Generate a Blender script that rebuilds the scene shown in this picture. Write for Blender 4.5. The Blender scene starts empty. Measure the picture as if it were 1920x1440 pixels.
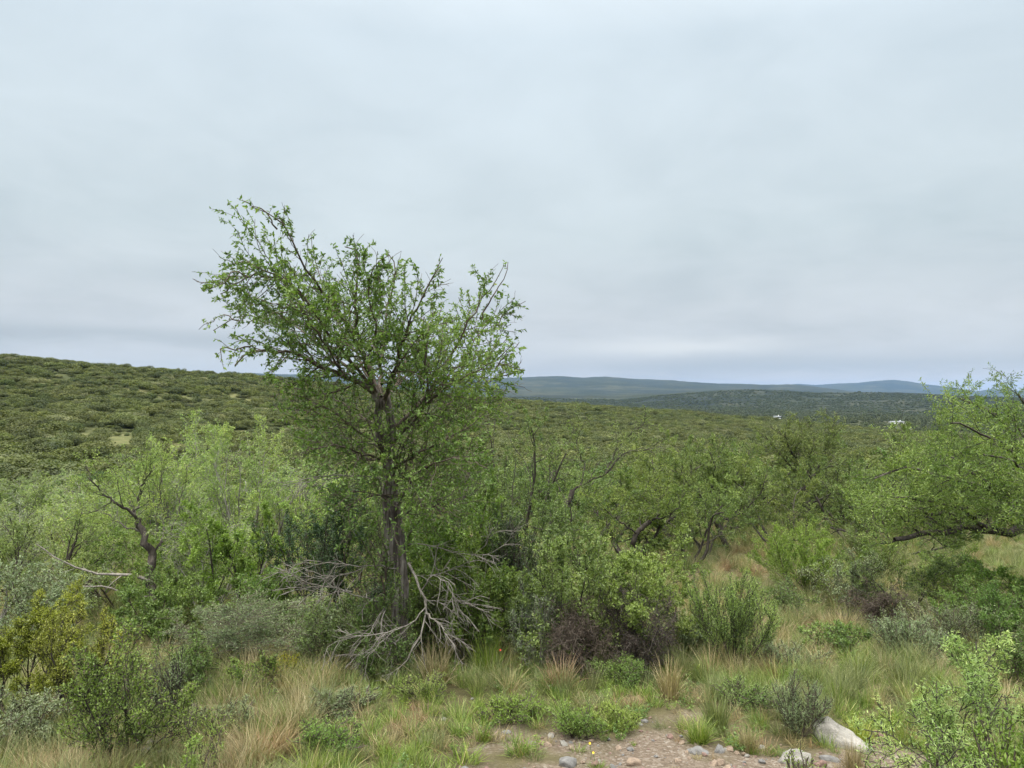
import bpy, bmesh, math
import numpy as np
from mathutils import Vector

# ------------------------------------------------------------------ camera, sky, sun, exposure
SC = bpy.context.scene
COL = SC.collection
F = 1450.0 / 1920.0            # focal length in image widths
HZ = 742.0                     # image row of the true horizon (of 1440)
PITCH = math.atan((HZ - 720.0) / 1450.0)
cam_d = bpy.data.cameras.new('camera')
cam_d.sensor_width = 36.0
cam_d.lens = 36.0 * F
cam_d.clip_start = 0.1
cam_d.clip_end = 60000.0
cam = bpy.data.objects.new('camera', cam_d)
cam.location = (0, 0, 0)
cam.rotation_euler = (math.radians(90) + PITCH, 0, 0)
COL.objects.link(cam)
SC.camera = cam

SUN_EL, SUN_AZ = math.radians(58), math.radians(205)   # behind the camera, to the left
world = bpy.data.worlds.new('World')
SC.world = world
world.use_nodes = True
wt = world.node_tree
wt.nodes.clear()


def mknode(nt, t, **kw):
    n = nt.nodes.new(t)
    for k, v in kw.items():
        setattr(n, k, v)
    return n


def wmath(nt, op, a, b=None, c=None, clamp=False):
    n = nt.nodes.new('ShaderNodeMath')
    n.operation = op
    n.use_clamp = clamp
    for i, v in enumerate((a, b, c)):
        if v is None:
            continue
        if isinstance(v, (int, float)):
            n.inputs[i].default_value = v
        else:
            nt.links.new(v, n.inputs[i])
    return n.outputs[0]


def ramp(nt, fac, stops, interp='LINEAR'):
    n = nt.nodes.new('ShaderNodeValToRGB')
    n.color_ramp.interpolation = interp
    el = n.color_ramp.elements
    while len(el) > 1:
        el.remove(el[-1])
    for i, (p, c) in enumerate(stops):
        e = el[0] if i == 0 else el.new(p)
        e.position = p
        e.color = (c[0], c[1], c[2], 1) if not isinstance(c, (int, float)) else (c, c, c, 1)
    nt.links.new(fac, n.inputs[0])
    return n.outputs[0]


def mixc(nt, fac, a, b, mode='MIX'):
    n = nt.nodes.new('ShaderNodeMix')
    n.data_type = 'RGBA'
    n.blend_type = mode
    for s, v in ((n.inputs[0], fac), (n.inputs[6], a), (n.inputs[7], b)):
        if isinstance(v, (int, float)):
            s.default_value = v
        elif isinstance(v, tuple):
            s.default_value = (v[0], v[1], v[2], 1)
        else:
            nt.links.new(v, s)
    return n.outputs[2]


def noise(nt, vec, scale, detail=4.0, rough=0.55, dist=0.0):
    n = nt.nodes.new('ShaderNodeTexNoise')
    n.inputs['Scale'].default_value = scale
    n.inputs['Detail'].default_value = detail
    n.inputs['Roughness'].default_value = rough
    n.inputs['Distortion'].default_value = dist
    if vec is not None:
        nt.links.new(vec, n.inputs['Vector'])
    return n.outputs[0]


# overcast: a cloud deck (noise on a plane overhead, so it closes up towards the horizon) over a Nishita sky
sky = mknode(wt, 'ShaderNodeTexSky', sky_type='NISHITA')
sky.sun_disc = False
sky.sun_elevation = SUN_EL
sky.sun_rotation = SUN_AZ
tc = mknode(wt, 'ShaderNodeTexCoord')
sep = mknode(wt, 'ShaderNodeSeparateXYZ')
wt.links.new(tc.outputs['Generated'], sep.inputs[0])
zc = wmath(wt, 'MAXIMUM', sep.outputs[2], 0.0)
den = wmath(wt, 'ADD', zc, 0.20)
cx = wmath(wt, 'DIVIDE', sep.outputs[0], den)
cy = wmath(wt, 'DIVIDE', sep.outputs[1], den)
cmb = mknode(wt, 'ShaderNodeCombineXYZ')
wt.links.new(cx, cmb.inputs[0])
wt.links.new(cy, cmb.inputs[1])
n1 = noise(wt, cmb.outputs[0], 0.75, 5, 0.5, 0.5)
n2 = noise(wt, cmb.outputs[0], 2.6, 6, 0.55, 0.5)
cov = wmath(wt, 'ADD', wmath(wt, 'MULTIPLY', n1, 0.65), wmath(wt, 'MULTIPLY', n2, 0.35))
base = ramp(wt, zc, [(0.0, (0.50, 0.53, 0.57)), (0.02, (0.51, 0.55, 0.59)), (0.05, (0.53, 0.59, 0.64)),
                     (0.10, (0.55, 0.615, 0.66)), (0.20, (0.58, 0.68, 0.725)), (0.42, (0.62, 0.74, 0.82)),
                     (0.52, (0.85, 0.97, 1.05)), (0.72, (2.9, 3.0, 3.0)), (1.0, (4.2, 4.3, 4.2))])  # overhead sky, out of view, brightened to light the ground
shade = ramp(wt, cov, [(0.33, (0.94, 0.935, 0.93)), (0.50, (1.10, 1.07, 1.05)), (0.66, (1.22, 1.18, 1.155))])
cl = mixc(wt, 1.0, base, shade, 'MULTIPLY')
# a thinner, brighter break in the cloud low above the right-hand hills and a darker roll at the left


def lobe(az, el, waz, wel):
    a = wmath(wt, 'ARCTAN2', sep.outputs[0], sep.outputs[1])
    da = wmath(wt, 'DIVIDE', wmath(wt, 'SUBTRACT', a, az), waz)
    de = wmath(wt, 'DIVIDE', wmath(wt, 'SUBTRACT', sep.outputs[2], wmath(wt, 'ADD', el, wmath(wt, 'MULTIPLY', wmath(wt, 'SUBTRACT', n2, 0.5), wel * 1.6))), wel)
    r2 = wmath(wt, 'ADD', wmath(wt, 'MULTIPLY', da, da), wmath(wt, 'MULTIPLY', de, de))
    return wmath(wt, 'POWER', 2.718, wmath(wt, 'MULTIPLY', r2, -1.0))


cl = mixc(wt, wmath(wt, 'MULTIPLY', lobe(0.21, 0.062, 0.13, 0.010), 0.95), cl, (0.74, 0.78, 0.79))
cl = mixc(wt, wmath(wt, 'MULTIPLY', lobe(0.36, 0.036, 0.30, 0.012), 0.6), cl, (0.42, 0.49, 0.55))
cl = mixc(wt, wmath(wt, 'MULTIPLY', lobe(-0.52, 0.070, 0.30, 0.010), 0.55), cl, (0.40, 0.46, 0.50))
cl = mixc(wt, wmath(wt, 'MULTIPLY', lobe(-0.45, 0.036, 0.30, 0.016), 0.55), cl, (0.60, 0.66, 0.70))
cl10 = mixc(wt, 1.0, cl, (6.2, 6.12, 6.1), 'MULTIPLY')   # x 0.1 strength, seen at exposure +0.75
for n in wt.nodes:
    if n.bl_idname == 'ShaderNodeMix':
        n.clamp_result = False
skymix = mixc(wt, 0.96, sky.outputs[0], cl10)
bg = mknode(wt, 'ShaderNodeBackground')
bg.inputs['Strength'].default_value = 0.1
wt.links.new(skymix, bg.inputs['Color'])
wo = mknode(wt, 'ShaderNodeOutputWorld')
wt.links.new(bg.outputs[0], wo.inputs['Surface'])

sun_d = bpy.data.lights.new('sun', 'SUN')
sun_d.energy = 2.3
sun_d.angle = math.radians(25)
sun_d.color = (1.0, 0.97, 0.92)
sun = bpy.data.objects.new('sun', sun_d)
sdir = Vector((math.sin(SUN_AZ) * math.cos(SUN_EL), math.cos(SUN_AZ) * math.cos(SUN_EL), math.sin(SUN_EL)))
sun.rotation_euler = sdir.to_track_quat('Z', 'Y').to_euler()
sun.location = (0, 0, 50)
COL.objects.link(sun)

SC.view_settings.view_transform = 'Standard'
SC.view_settings.look = 'None'
SC.view_settings.exposure = 0.75
SC.view_settings.gamma = 1.0
SC.view_settings.use_curve_mapping = False
SC.render.engine = 'CYCLES'
SC.cycles.max_bounces = 5
SC.cycles.diffuse_bounces = 3
SC.cycles.glossy_bounces = 1
SC.cycles.transmission_bounces = 3
SC.cycles.transparent_max_bounces = 4
SC.cycles.volume_bounces = 1
SC.cycles.caustics_reflective = False
SC.cycles.caustics_refractive = False
SC.cycles.use_denoising = True
SC.cycles.denoiser = 'OPENIMAGEDENOISE'
SC.cycles.denoising_input_passes = 'RGB_ALBEDO_NORMAL'
SC.cycles.denoising_prefilter = 'ACCURATE'
SC.render.filter_size = 1.3

# ------------------------------------------------------------------ small helpers


def W(px, py, d):
    """world point seen at photograph pixel (px, py) at depth d (metres along +Y)"""
    a = (px - 960.0) / 1450.0
    b = -(py - 720.0) / 1450.0
    y = math.cos(PITCH) - math.sin(PITCH) * b
    z = math.sin(PITCH) + math.cos(PITCH) * b
    s = d / y
    return np.array((a * s, d, z * s))


def tag(o, label=None, cat=None, group=None, kind=None):
    if label:
        o['label'] = label
    if cat:
        o['category'] = cat
    if group:
        o['group'] = group
    if kind:
        o['kind'] = kind
    return o


def empty(name, loc, label, cat, group=None):
    o = bpy.data.objects.new(name, None)
    o.empty_display_size = 0.2
    o.location = tuple(loc)
    COL.objects.link(o)
    return tag(o, label, cat, group)


def mesh_np(name, V, Fc, mat, smooth=False, k=4, attrs=None):
    me = bpy.data.meshes.new(name)
    V = np.ascontiguousarray(V, dtype=np.float32).reshape(-1, 3)
    Fc = np.ascontiguousarray(Fc, dtype=np.int32).reshape(-1, k)
    me.vertices.add(len(V))
    me.vertices.foreach_set('co', V.ravel())
    me.loops.add(Fc.size)
    me.loops.foreach_set('vertex_index', Fc.ravel())
    me.polygons.add(len(Fc))
    me.polygons.foreach_set('loop_start', np.arange(0, Fc.size, k, dtype=np.int32))
    if smooth:
        me.polygons.foreach_set('use_smooth', np.ones(len(Fc), dtype=bool))
    for nm, (dom, arr) in (attrs or {}).items():
        at = me.attributes.new(nm, 'FLOAT', dom)
        at.data.foreach_set('value', np.ascontiguousarray(arr, dtype=np.float32))
    me.update(calc_edges=True)
    me.materials.append(mat)
    return me


def obj(name, me, parent=None, loc=(0, 0, 0)):
    o = bpy.data.objects.new(name, me)
    o.location = loc
    COL.objects.link(o)
    if parent is not None:
        o.parent = parent
    return o


def nrm(v):
    return v / np.maximum(np.linalg.norm(v, axis=-1, keepdims=True), 1e-9)


def vhash(ix, iy, s):
    h = (ix * 374761393 + iy * 668265263 + s * 1442695041) & 0xFFFFFFFF
    h = ((h ^ (h >> 13)) * 1274126177) & 0xFFFFFFFF
    return ((h ^ (h >> 16)) & 0xFFFF) / 65535.0


def vnoise(x, y, s=0):
    ix, iy = np.floor(x).astype(np.int64), np.floor(y).astype(np.int64)
    fx, fy = x - ix, y - iy
    fx, fy = fx * fx * (3 - 2 * fx), fy * fy * (3 - 2 * fy)
    a, b = vhash(ix, iy, s), vhash(ix + 1, iy, s)
    c, d = vhash(ix, iy + 1, s), vhash(ix + 1, iy + 1, s)
    return (a * (1 - fx) + b * fx) * (1 - fy) + (c * (1 - fx) + d * fx) * fy


def fbm(x, y, s=0, o=4):
    t, a, n = 0.0, 0.5, 0.0
    for i in range(o):
        t = t + a * vnoise(x * 2 ** i, y * 2 ** i, s + i)
        n += a
        a *= 0.5
    return t / n


# ------------------------------------------------------------------ materials


def newmat(name):
    m = bpy.data.materials.new(name)
    m.use_nodes = True
    nt = m.node_tree
    nt.nodes.clear()
    out = nt.nodes.new('ShaderNodeOutputMaterial')
    return m, nt, out


def leaf_mat(name, dark, mid, light, accent=None, acc=0.03, transl=0.3, rough=0.5, jit=0.12, spec=0.4, tint=False):
    """leaf colours vary leaf by leaf (mesh attribute) and plant by plant (object random)"""
    m, nt, out = newmat(name)
    at = mknode(nt, 'ShaderNodeAttribute', attribute_name='rnd')
    stops = [(0.0, dark), (0.5, mid), (0.93, light)]
    if accent:
        stops += [(1.0 - acc, light), (1.0 - acc + 0.004, accent)]
    col = ramp(nt, at.outputs['Fac'], stops)
    oi = mknode(nt, 'ShaderNodeObjectInfo')
    hs = mknode(nt, 'ShaderNodeHueSaturation')
    nt.links.new(wmath(nt, 'MULTIPLY_ADD', oi.outputs['Random'], 0.022, 0.487), hs.inputs['Hue'])
    r2 = wmath(nt, 'FRACT', wmath(nt, 'MULTIPLY', oi.outputs['Random'], 7.31))
    nt.links.new(wmath(nt, 'MULTIPLY_ADD', r2, jit * 2, 1 - jit), hs.inputs['Value'])
    r3 = wmath(nt, 'FRACT', wmath(nt, 'MULTIPLY', oi.outputs['Random'], 13.7))
    nt.links.new(wmath(nt, 'MULTIPLY_ADD', r3, 0.18, 0.96), hs.inputs['Saturation'])
    nt.links.new(col, hs.inputs['Color'])
    c = hs.outputs[0]
    p = mknode(nt, 'ShaderNodeBsdfPrincipled')
    p.inputs['Roughness'].default_value = rough
    p.inputs['Specular IOR Level'].default_value = spec
    nt.links.new(c, p.inputs['Base Color'])
    tr = mknode(nt, 'ShaderNodeBsdfTranslucent')
    nt.links.new(mixc(nt, 1.0, c, (1.25, 1.35, 0.6), 'MULTIPLY'), tr.inputs['Color'])
    mx = mknode(nt, 'ShaderNodeMixShader')
    mx.inputs[0].default_value = transl
    nt.links.new(p.outputs[0], mx.inputs[1])
    nt.links.new(tr.outputs[0], mx.inputs[2])
    nt.links.new(mx.outputs[0], out.inputs['Surface'])
    return m


def bark_mat(name, c1, c2, c3, zs=0.12, scale=30.0, bump=0.6):
    m, nt, out = newmat(name)
    tcn = mknode(nt, 'ShaderNodeTexCoord')
    mp = mknode(nt, 'ShaderNodeMapping')
    mp.inputs['Scale'].default_value = (1, 1, zs)
    nt.links.new(tcn.outputs['Object'], mp.inputs[0])
    n = noise(nt, mp.outputs[0], scale, 6, 0.65, 0.5)
    nb = noise(nt, tcn.outputs['Object'], 4.0, 3, 0.6)
    f = wmath(nt, 'MULTIPLY_ADD', nb, 0.5, wmath(nt, 'MULTIPLY', n, 0.75))
    col = ramp(nt, f, [(0.42, c1), (0.60, c2), (0.78, c3)])
    p = mknode(nt, 'ShaderNodeBsdfPrincipled')
    p.inputs['Roughness'].default_value = 0.9
    p.inputs['Specular IOR Level'].default_value = 0.2
    nt.links.new(col, p.inputs['Base Color'])
    b = mknode(nt, 'ShaderNodeBump')
    b.inputs['Strength'].default_value = bump
    b.inputs['Distance'].default_value = 0.02
    nt.links.new(n, b.inputs['Height'])
    nt.links.new(b.outputs[0], p.inputs['Normal'])
    nt.links.new(p.outputs[0], out.inputs['Surface'])
    return m


def plain_mat(name, c, rough=0.8, var=0.15, scale=8.0):
    m, nt, out = newmat(name)
    tcn = mknode(nt, 'ShaderNodeTexCoord')
    n = noise(nt, tcn.outputs['Object'], scale, 5, 0.6)
    col = ramp(nt, n, [(0.3, tuple(x * (1 - var) for x in c)), (0.7, tuple(min(1, x * (1 + var)) for x in c))])
    p = mknode(nt, 'ShaderNodeBsdfPrincipled')
    p.inputs['Roughness'].default_value = rough
    nt.links.new(col, p.inputs['Base Color'])
    nt.links.new(p.outputs[0], out.inputs['Surface'])
    return m


# ------------------------------------------------------------------ ground: one sheet, from the verge to the far hills
# layers of (x in photo pixels, distance, row in photo pixels or height in metres)
LAY = [
    ('z', [(0, 0.4, -1.72)]), ('z', [(0, 2.5, -2.03)]), ('z', [(0, 5.0, -2.42), (1920, 5.0, -2.42)]),
    ('z', [(0, 8.0, -2.86), (960, 8.0, -2.80), (1920, 8.0, -2.78)]),
    ('z', [(0, 11.5, -3.40), (960, 11.5, -3.26), (1920, 11.5, -3.22)]),
    ('z', [(0, 26.0, -5.0), (960, 26.0, -4.6), (1920, 26.0, -4.4)]),
    ('z', [(0, 55.0, -7.6), (960, 55.0, -8.2), (1920, 55.0, -7.6)]),
    ('p', [(0, 92, 893), (450, 92, 888), (960, 95, 884), (1300, 95, 884), (1920, 95, 880)]),
    ('p', [(0, 130, 836), (230, 135, 834), (450, 135, 845), (960, 150, 845), (1300, 160, 850), (1920, 170, 862)]),
    ('p', [(0, 210, 752), (450, 215, 778), (960, 230, 795), (1300, 260, 810), (1650, 290, 826), (1920, 300, 835)]),
    ('p', [(0, 320, 675), (240, 325, 694), (450, 335, 709), (700, 340, 735), (960, 345, 756), (1130, 380, 765), (1300, 420, 778), (1650, 470, 812), (1920, 470, 826)]),
    ('p', [(0, 420, 694), (450, 430, 722), (700, 440, 750), (960, 450, 772), (1300, 520, 789), (1650, 560, 808), (1920, 560, 818)]),
    ('p', [(0, 750, 742), (700, 750, 770), (960, 750, 772), (1300, 750, 787), (1650, 700, 793), (1920, 700, 798)]),
    ('p', [(0, 1500, 742), (700, 1500, 758), (960, 1500, 757), (1200, 1500, 767), (1300, 1500, 768), (1650, 1450, 772), (1920, 1450, 775)]),
    ('p', [(0, 2600, 738), (700, 2600, 745), (960, 2600, 744), (1150, 2600, 747), (1230, 2500, 740), (1400, 2500, 730.5), (1550, 2500, 736.5), (1700, 2500, 738), (1800, 2500, 741), (1920, 2500, 746)]),
    ('p', [(0, 3700, 736), (960, 3700, 733), (1200, 3700, 738), (1300, 3600, 740), (1920, 3600, 751)]),
    ('p', [(-600, 6300, 716), (0, 6300, 712), (440, 6300, 700), (500, 6300, 702), (560, 6300, 703), (640, 6300, 707), (700, 6300, 712), (900, 6300, 712), (960, 6300, 709), (1010, 6300, 707), (1055, 6300, 706.5), (1095, 6300, 710), (1130, 6300, 708),
           (1165, 6300, 709), (1200, 6300, 712), (1260, 6300, 713.5), (1300, 6300, 716.5), (1350, 6300, 720), (1430, 6300, 721), (1480, 6300, 720.5), (1540, 6300, 726), (1600, 6300, 735), (1700, 6300, 741), (1920, 6300, 748)]),
    ('p', [(0, 8200, 716), (960, 8200, 716), (1300, 8200, 724), (1500, 8200, 731), (1920, 8200, 748)]),
    ('p', [(0, 10500, 712), (1200, 10500, 722), (1350, 10500, 727), (1440, 10500, 724), (1500, 10500, 719.5), (1530, 10500, 722), (1570, 10500, 719.5), (1610, 10500, 718), (1640, 10500, 714.5), (1675, 10500, 712.5), (1700, 10500, 715), (1740, 10500, 721),
           (1790, 10500, 727), (1830, 10500, 734), (1855, 10500, 729.5), (1890, 10500, 731), (1960, 10500, 737), (2400, 10500, 730)]),
    ('p', [(0, 14000, 741), (1920, 14000, 741)]),
]
ang = np.concatenate([np.radians(np.arange(-180, -44, 4.0)), np.radians(np.arange(-44, 44.01, 0.125)), np.radians(np.arange(48, 180.1, 4.0))])
r1 = 0.4 * 1.05 ** np.arange(0, 42)
r1 = r1[r1 < 2.9]
r2 = 3.0 * 1.011 ** np.arange(0, 215)
r3 = 31.0 * 1.0165 ** np.arange(0, 375)
rad = np.concatenate([r1, r2[r2 < 30.8], r3[r3 < 13900], [13990.0]])


def pchip(xs, ys, x):
    h = np.diff(xs)
    d = np.diff(ys) / h
    m = np.zeros_like(ys)
    m[0], m[-1] = d[0], d[-1]
    for i in range(1, len(xs) - 1):
        if d[i - 1] * d[i] > 0:
            w1, w2 = 2 * h[i] + h[i - 1], h[i] + 2 * h[i - 1]
            m[i] = (w1 + w2) / (w1 / d[i - 1] + w2 / d[i])
    k = np.clip(np.searchsorted(xs, x) - 1, 0, len(h) - 1)
    t = (x - xs[k]) / h[k]
    return ((2 * t ** 3 - 3 * t ** 2 + 1) * ys[k] + (t ** 3 - 2 * t ** 2 + t) * h[k] * m[k]
            + (-2 * t ** 3 + 3 * t ** 2) * ys[k + 1] + (t ** 3 - t ** 2) * h[k] * m[k + 1])


Z = np.zeros((len(ang), len(rad)))
for i, a in enumerate(ang):
    ac = max(-0.70, min(0.70, a))
    px = 960 + 1450 * math.tan(ac)
    ds, zs = [], []
    for kind, pts in LAY:
        xs = [p[0] for p in pts]
        d = float(np.interp(px, xs, [p[1] for p in pts]))
        v = float(np.interp(px, xs, [p[2] for p in pts]))
        if kind == 'p':
            dep = d * math.cos(ac)
            v = W(px, v, dep)[2]
        ds.append(d)
        zs.append(v)
    Z[i] = pchip(np.array(ds), np.array(zs), rad)
AX = np.sin(ang)[:, None] * rad[None]
AY = np.cos(ang)[:, None] * rad[None]
Z += (fbm(AX / 1.3, AY / 1.3, 3, 3) - 0.5) * 0.16 * np.clip((rad - 2) / 6, 0, 1)
Z += (fbm(AX / 45, AY / 45, 9, 3) - 0.5) * 2.2 * np.clip((rad - 60) / 200, 0, 1)
Z += (fbm(AX / 210, AY / 210, 19, 4) - 0.5) * 16.0 * np.clip((rad - 560) / 1500, 0, 1) * np.clip((13000 - rad) / 3000, 0, 1)
Z += (fbm(AX / 700, AY / 700, 29, 4) - 0.5) * 17.0 * np.clip((rad - 3000) / 2500, 0, 1) * np.where(rad < 7000, 1.0, 0.55)


def G(x, y):
    x, y = np.asarray(x, float), np.asarray(y, float)
    a, r = np.arctan2(x, y), np.maximum(np.hypot(x, y), 0.41)
    i = np.clip(np.searchsorted(ang, a) - 1, 0, len(ang) - 2)
    j = np.clip(np.searchsorted(rad, r) - 1, 0, len(rad) - 2)
    u = np.clip((a - ang[i]) / (ang[i + 1] - ang[i]), 0, 1)
    v = np.clip((r - rad[j]) / (rad[j + 1] - rad[j]), 0, 1)
    return (Z[i, j] * (1 - u) + Z[i + 1, j] * u) * (1 - v) + (Z[i, j + 1] * (1 - u) + Z[i + 1, j + 1] * u) * v


def PX(x, y):
    return 960 + 1450 * x / np.maximum(y, 0.1)


def PYg(x, y, z):
    return HZ - 1450 * z / np.maximum(y, 0.1)


def soil_mask(x, y):
    """bare stony verge close to the camera, with ragged edges"""
    px = PX(x, y)
    far = np.interp(px, [-200, 60, 180, 480, 620, 800, 900, 1000, 1150, 1300, 1500, 1650, 1800, 2100],
                    [4.9, 4.9, 4.6, 4.2, 4.3, 4.8, 5.2, 5.35, 5.6, 6.15, 6.5, 6.5, 6.0, 5.6])
    far = np.where(y < 1, 5.0, far)
    n = (fbm(x / 0.7, y / 0.7, 41, 3) - 0.5) * 2.6
    return np.clip((far + n - np.hypot(x, y)) / 0.5, 0, 1)


def clear_mask(x, y):
    """grassy clearings in the scrub"""
    px, r = PX(x, y), np.hypot(x, y)
    m = np.zeros_like(px, dtype=float)
    for cx, cr, wx, wr in ((235, 136, 50, 17), (330, 132, 45, 8), (150, 120, 90, 5), (600, 128, 70, 9), (480, 170, 45, 7), (60, 118, 60, 4),
                           (1200, 396, 75, 4.5), (1420, 420, 80, 5.5), (1300, 405, 60, 3), (900, 300, 40, 4), (420, 300, 60, 5), (1100, 320, 40, 5)):
        n = 0.55 + 0.9 * fbm(x / 11, y / 11, 51, 3)
        m = np.maximum(m, np.clip(2.2 * (1.25 - n * np.sqrt(((px - cx) / wx) ** 2 + ((r - cr) / wr) ** 2)), 0, 1))
    sp = np.clip((fbm(x / 16, y / 16, 61, 4) - 0.58) * 14, 0, 1)
    return np.where(r > 60, np.maximum(m, sp * 0.8), 0)


nv, nr = Z.shape
V = np.stack([AX, AY, Z], -1).reshape(-1, 3)
ii, jj = np.meshgrid(np.arange(nv - 1), np.arange(nr - 1), indexing='ij')
q = (ii * nr + jj).ravel()
Fq = np.stack([q, q + 1, q + nr + 1, q + nr], -1)[:, ::-1]
soilv = soil_mask(AX, AY).ravel()
clearv = clear_mask(AX, AY).ravel()

gm, nt, out = newmat('ground_cover')
geo = mknode(nt, 'ShaderNodeNewGeometry')
pos = geo.outputs['Position']
aso = mknode(nt, 'ShaderNodeAttribute', attribute_name='soil')
acl = mknode(nt, 'ShaderNodeAttribute', attribute_name='clearing')
ln = mknode(nt, 'ShaderNodeVectorMath', operation='LENGTH')
nt.links.new(pos, ln.inputs[0])
dist = ln.outputs['Value']
# gravelly reddish soil
vo = mknode(nt, 'ShaderNodeTexVoronoi')
vo.inputs['Scale'].default_value = 55.0
nt.links.new(pos, vo.inputs['Vector'])
ns1 = noise(nt, pos, 3.0, 5, 0.6)
ns2 = noise(nt, pos, 90.0, 4, 0.7)
soil = ramp(nt, ns1, [(0.3, (0.105, 0.080, 0.058)), (0.5, (0.155, 0.122, 0.090)), (0.7, (0.22, 0.182, 0.142))])
sepc = mknode(nt, 'ShaderNodeSeparateColor')
nt.links.new(vo.outputs['Color'], sepc.inputs[0])
peb = ramp(nt, sepc.outputs[0], [(0.0, (0.10, 0.078, 0.058)), (0.5, (0.19, 0.150, 0.115)), (0.85, (0.31, 0.265, 0.215)), (1.0, (0.46, 0.42, 0.37))])
soil = mixc(nt, 0.55, soil, peb)
soil = mixc(nt, wmath(nt, 'MULTIPLY', ns2, 0.5), soil, (0.12, 0.09, 0.06))
# litter and low grass between tussocks
lit = ramp(nt, noise(nt, pos, 2.2, 6, 0.7), [(0.3, (0.050, 0.048, 0.022)), (0.5, (0.095, 0.085, 0.040)), (0.7, (0.15, 0.13, 0.068))])
near = mixc(nt, aso.outputs['Fac'], lit, soil)
# scrub floor on the hills
scr = ramp(nt, noise(nt, pos, 0.12, 6, 0.65), [(0.3, (0.038, 0.046, 0.018)), (0.5, (0.056, 0.064, 0.024)), (0.72, (0.088, 0.090, 0.036))])
tan = ramp(nt, noise(nt, pos, 0.45, 5, 0.7), [(0.3, (0.078, 0.092, 0.034)), (0.5, (0.110, 0.115, 0.046)), (0.72, (0.165, 0.148, 0.070))])
scr = mixc(nt, acl.outputs['Fac'], scr, tan)
hill = mixc(nt, ramp(nt, wmath(nt, 'DIVIDE', dist, 60.0), [(0.4, 0.0), (1.0, 1.0)]), near, scr)
# woodland of the far hills: crowns as cells, paler grassy patches
mpf = mknode(nt, 'ShaderNodeMapping')
mpf.inputs['Scale'].default_value = (1, 1, 0.2)
nt.links.new(pos, mpf.inputs[0])
vf = mknode(nt, 'ShaderNodeTexVoronoi')
vf.inputs['Scale'].default_value = 0.09
nt.links.new(mpf.outputs[0], vf.inputs['Vector'])
sf = mknode(nt, 'ShaderNodeSeparateColor')
nt.links.new(vf.outputs['Color'], sf.inputs[0])
wood = ramp(nt, sf.outputs[0], [(0.0, (0.016, 0.021, 0.010)), (0.6, (0.024, 0.030, 0.014)), (1.0, (0.038, 0.043, 0.020))])
pat = noise(nt, mpf.outputs[0], 0.0045, 7, 0.62)
wood = mixc(nt, ramp(nt, pat, [(0.50, 0.0), (0.60, 0.6)]), wood, (0.064, 0.063, 0.038))
wood = mixc(nt, ramp(nt, noise(nt, mpf.outputs[0], 0.002, 6, 0.7), [(0.44, 0.75), (0.53, 0.0)]), wood, (0.010, 0.016, 0.012))  # dark vegetation patches, with shade of folds and clouds painted in
col = mixc(nt, ramp(nt, wmath(nt, 'DIVIDE', dist, 900.0), [(0.45, 0.0), (0.9, 1.0)]), hill, wood)
p = mknode(nt, 'ShaderNodeBsdfPrincipled')
p.inputs['Roughness'].default_value = 0.95
p.inputs['Specular IOR Level'].default_value = 0.1
nt.links.new(col, p.inputs['Base Color'])
b = mknode(nt, 'ShaderNodeBump')
b.inputs['Strength'].default_value = 0.7
b.inputs['Distance'].default_value = 0.02
nt.links.new(wmath(nt, 'ADD', wmath(nt, 'MULTIPLY', vo.outputs['Distance'], -1.0), ns2), b.inputs['Height'])
nt.links.new(b.outputs[0], p.inputs['Normal'])
nt.links.new(p.outputs[0], out.inputs['Surface'])
me = mesh_np('ground', V, Fq, gm, True, 4, {'soil': ('POINT', soilv), 'clearing': ('POINT', clearv)})
ground = obj('ground', me)
tag(ground, kind='structure')

# haze: one box of thin even air round everything below the clouds
hz_m, nt, out = newmat('haze_air')
pv = mknode(nt, 'ShaderNodeVolumePrincipled')
pv.inputs['Color'].default_value = (0.36, 0.60, 1.0, 1)
pv.inputs['Density'].default_value = 3.9e-5
pv.inputs['Anisotropy'].default_value = 0.2
nt.links.new(pv.outputs[0], out.inputs['Volume'])
zlo, zhi = float(Z.min()) - 1.0, float(Z.max()) + 20.0
hv = np.array([(x, y, z) for z in (zlo, zhi) for y in (-14050, 14050) for x in (-14050, 14050)], float)
hf = [(0, 2, 3, 1), (4, 5, 7, 6), (0, 1, 5, 4), (2, 6, 7, 3), (0, 4, 6, 2), (1, 3, 7, 5)]
hm = mesh_np('haze', hv, hf, hz_m)
haze = obj('haze', hm)
tag(haze, kind='stuff')
HAZE_CORE = True

# ------------------------------------------------------------------ plant building


def perp(T):
    a = np.zeros_like(T)
    small = np.abs(T).argmin(-1)
    np.put_along_axis(a, small[..., None], 1.0, -1)
    return nrm(np.cross(T, a))


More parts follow.
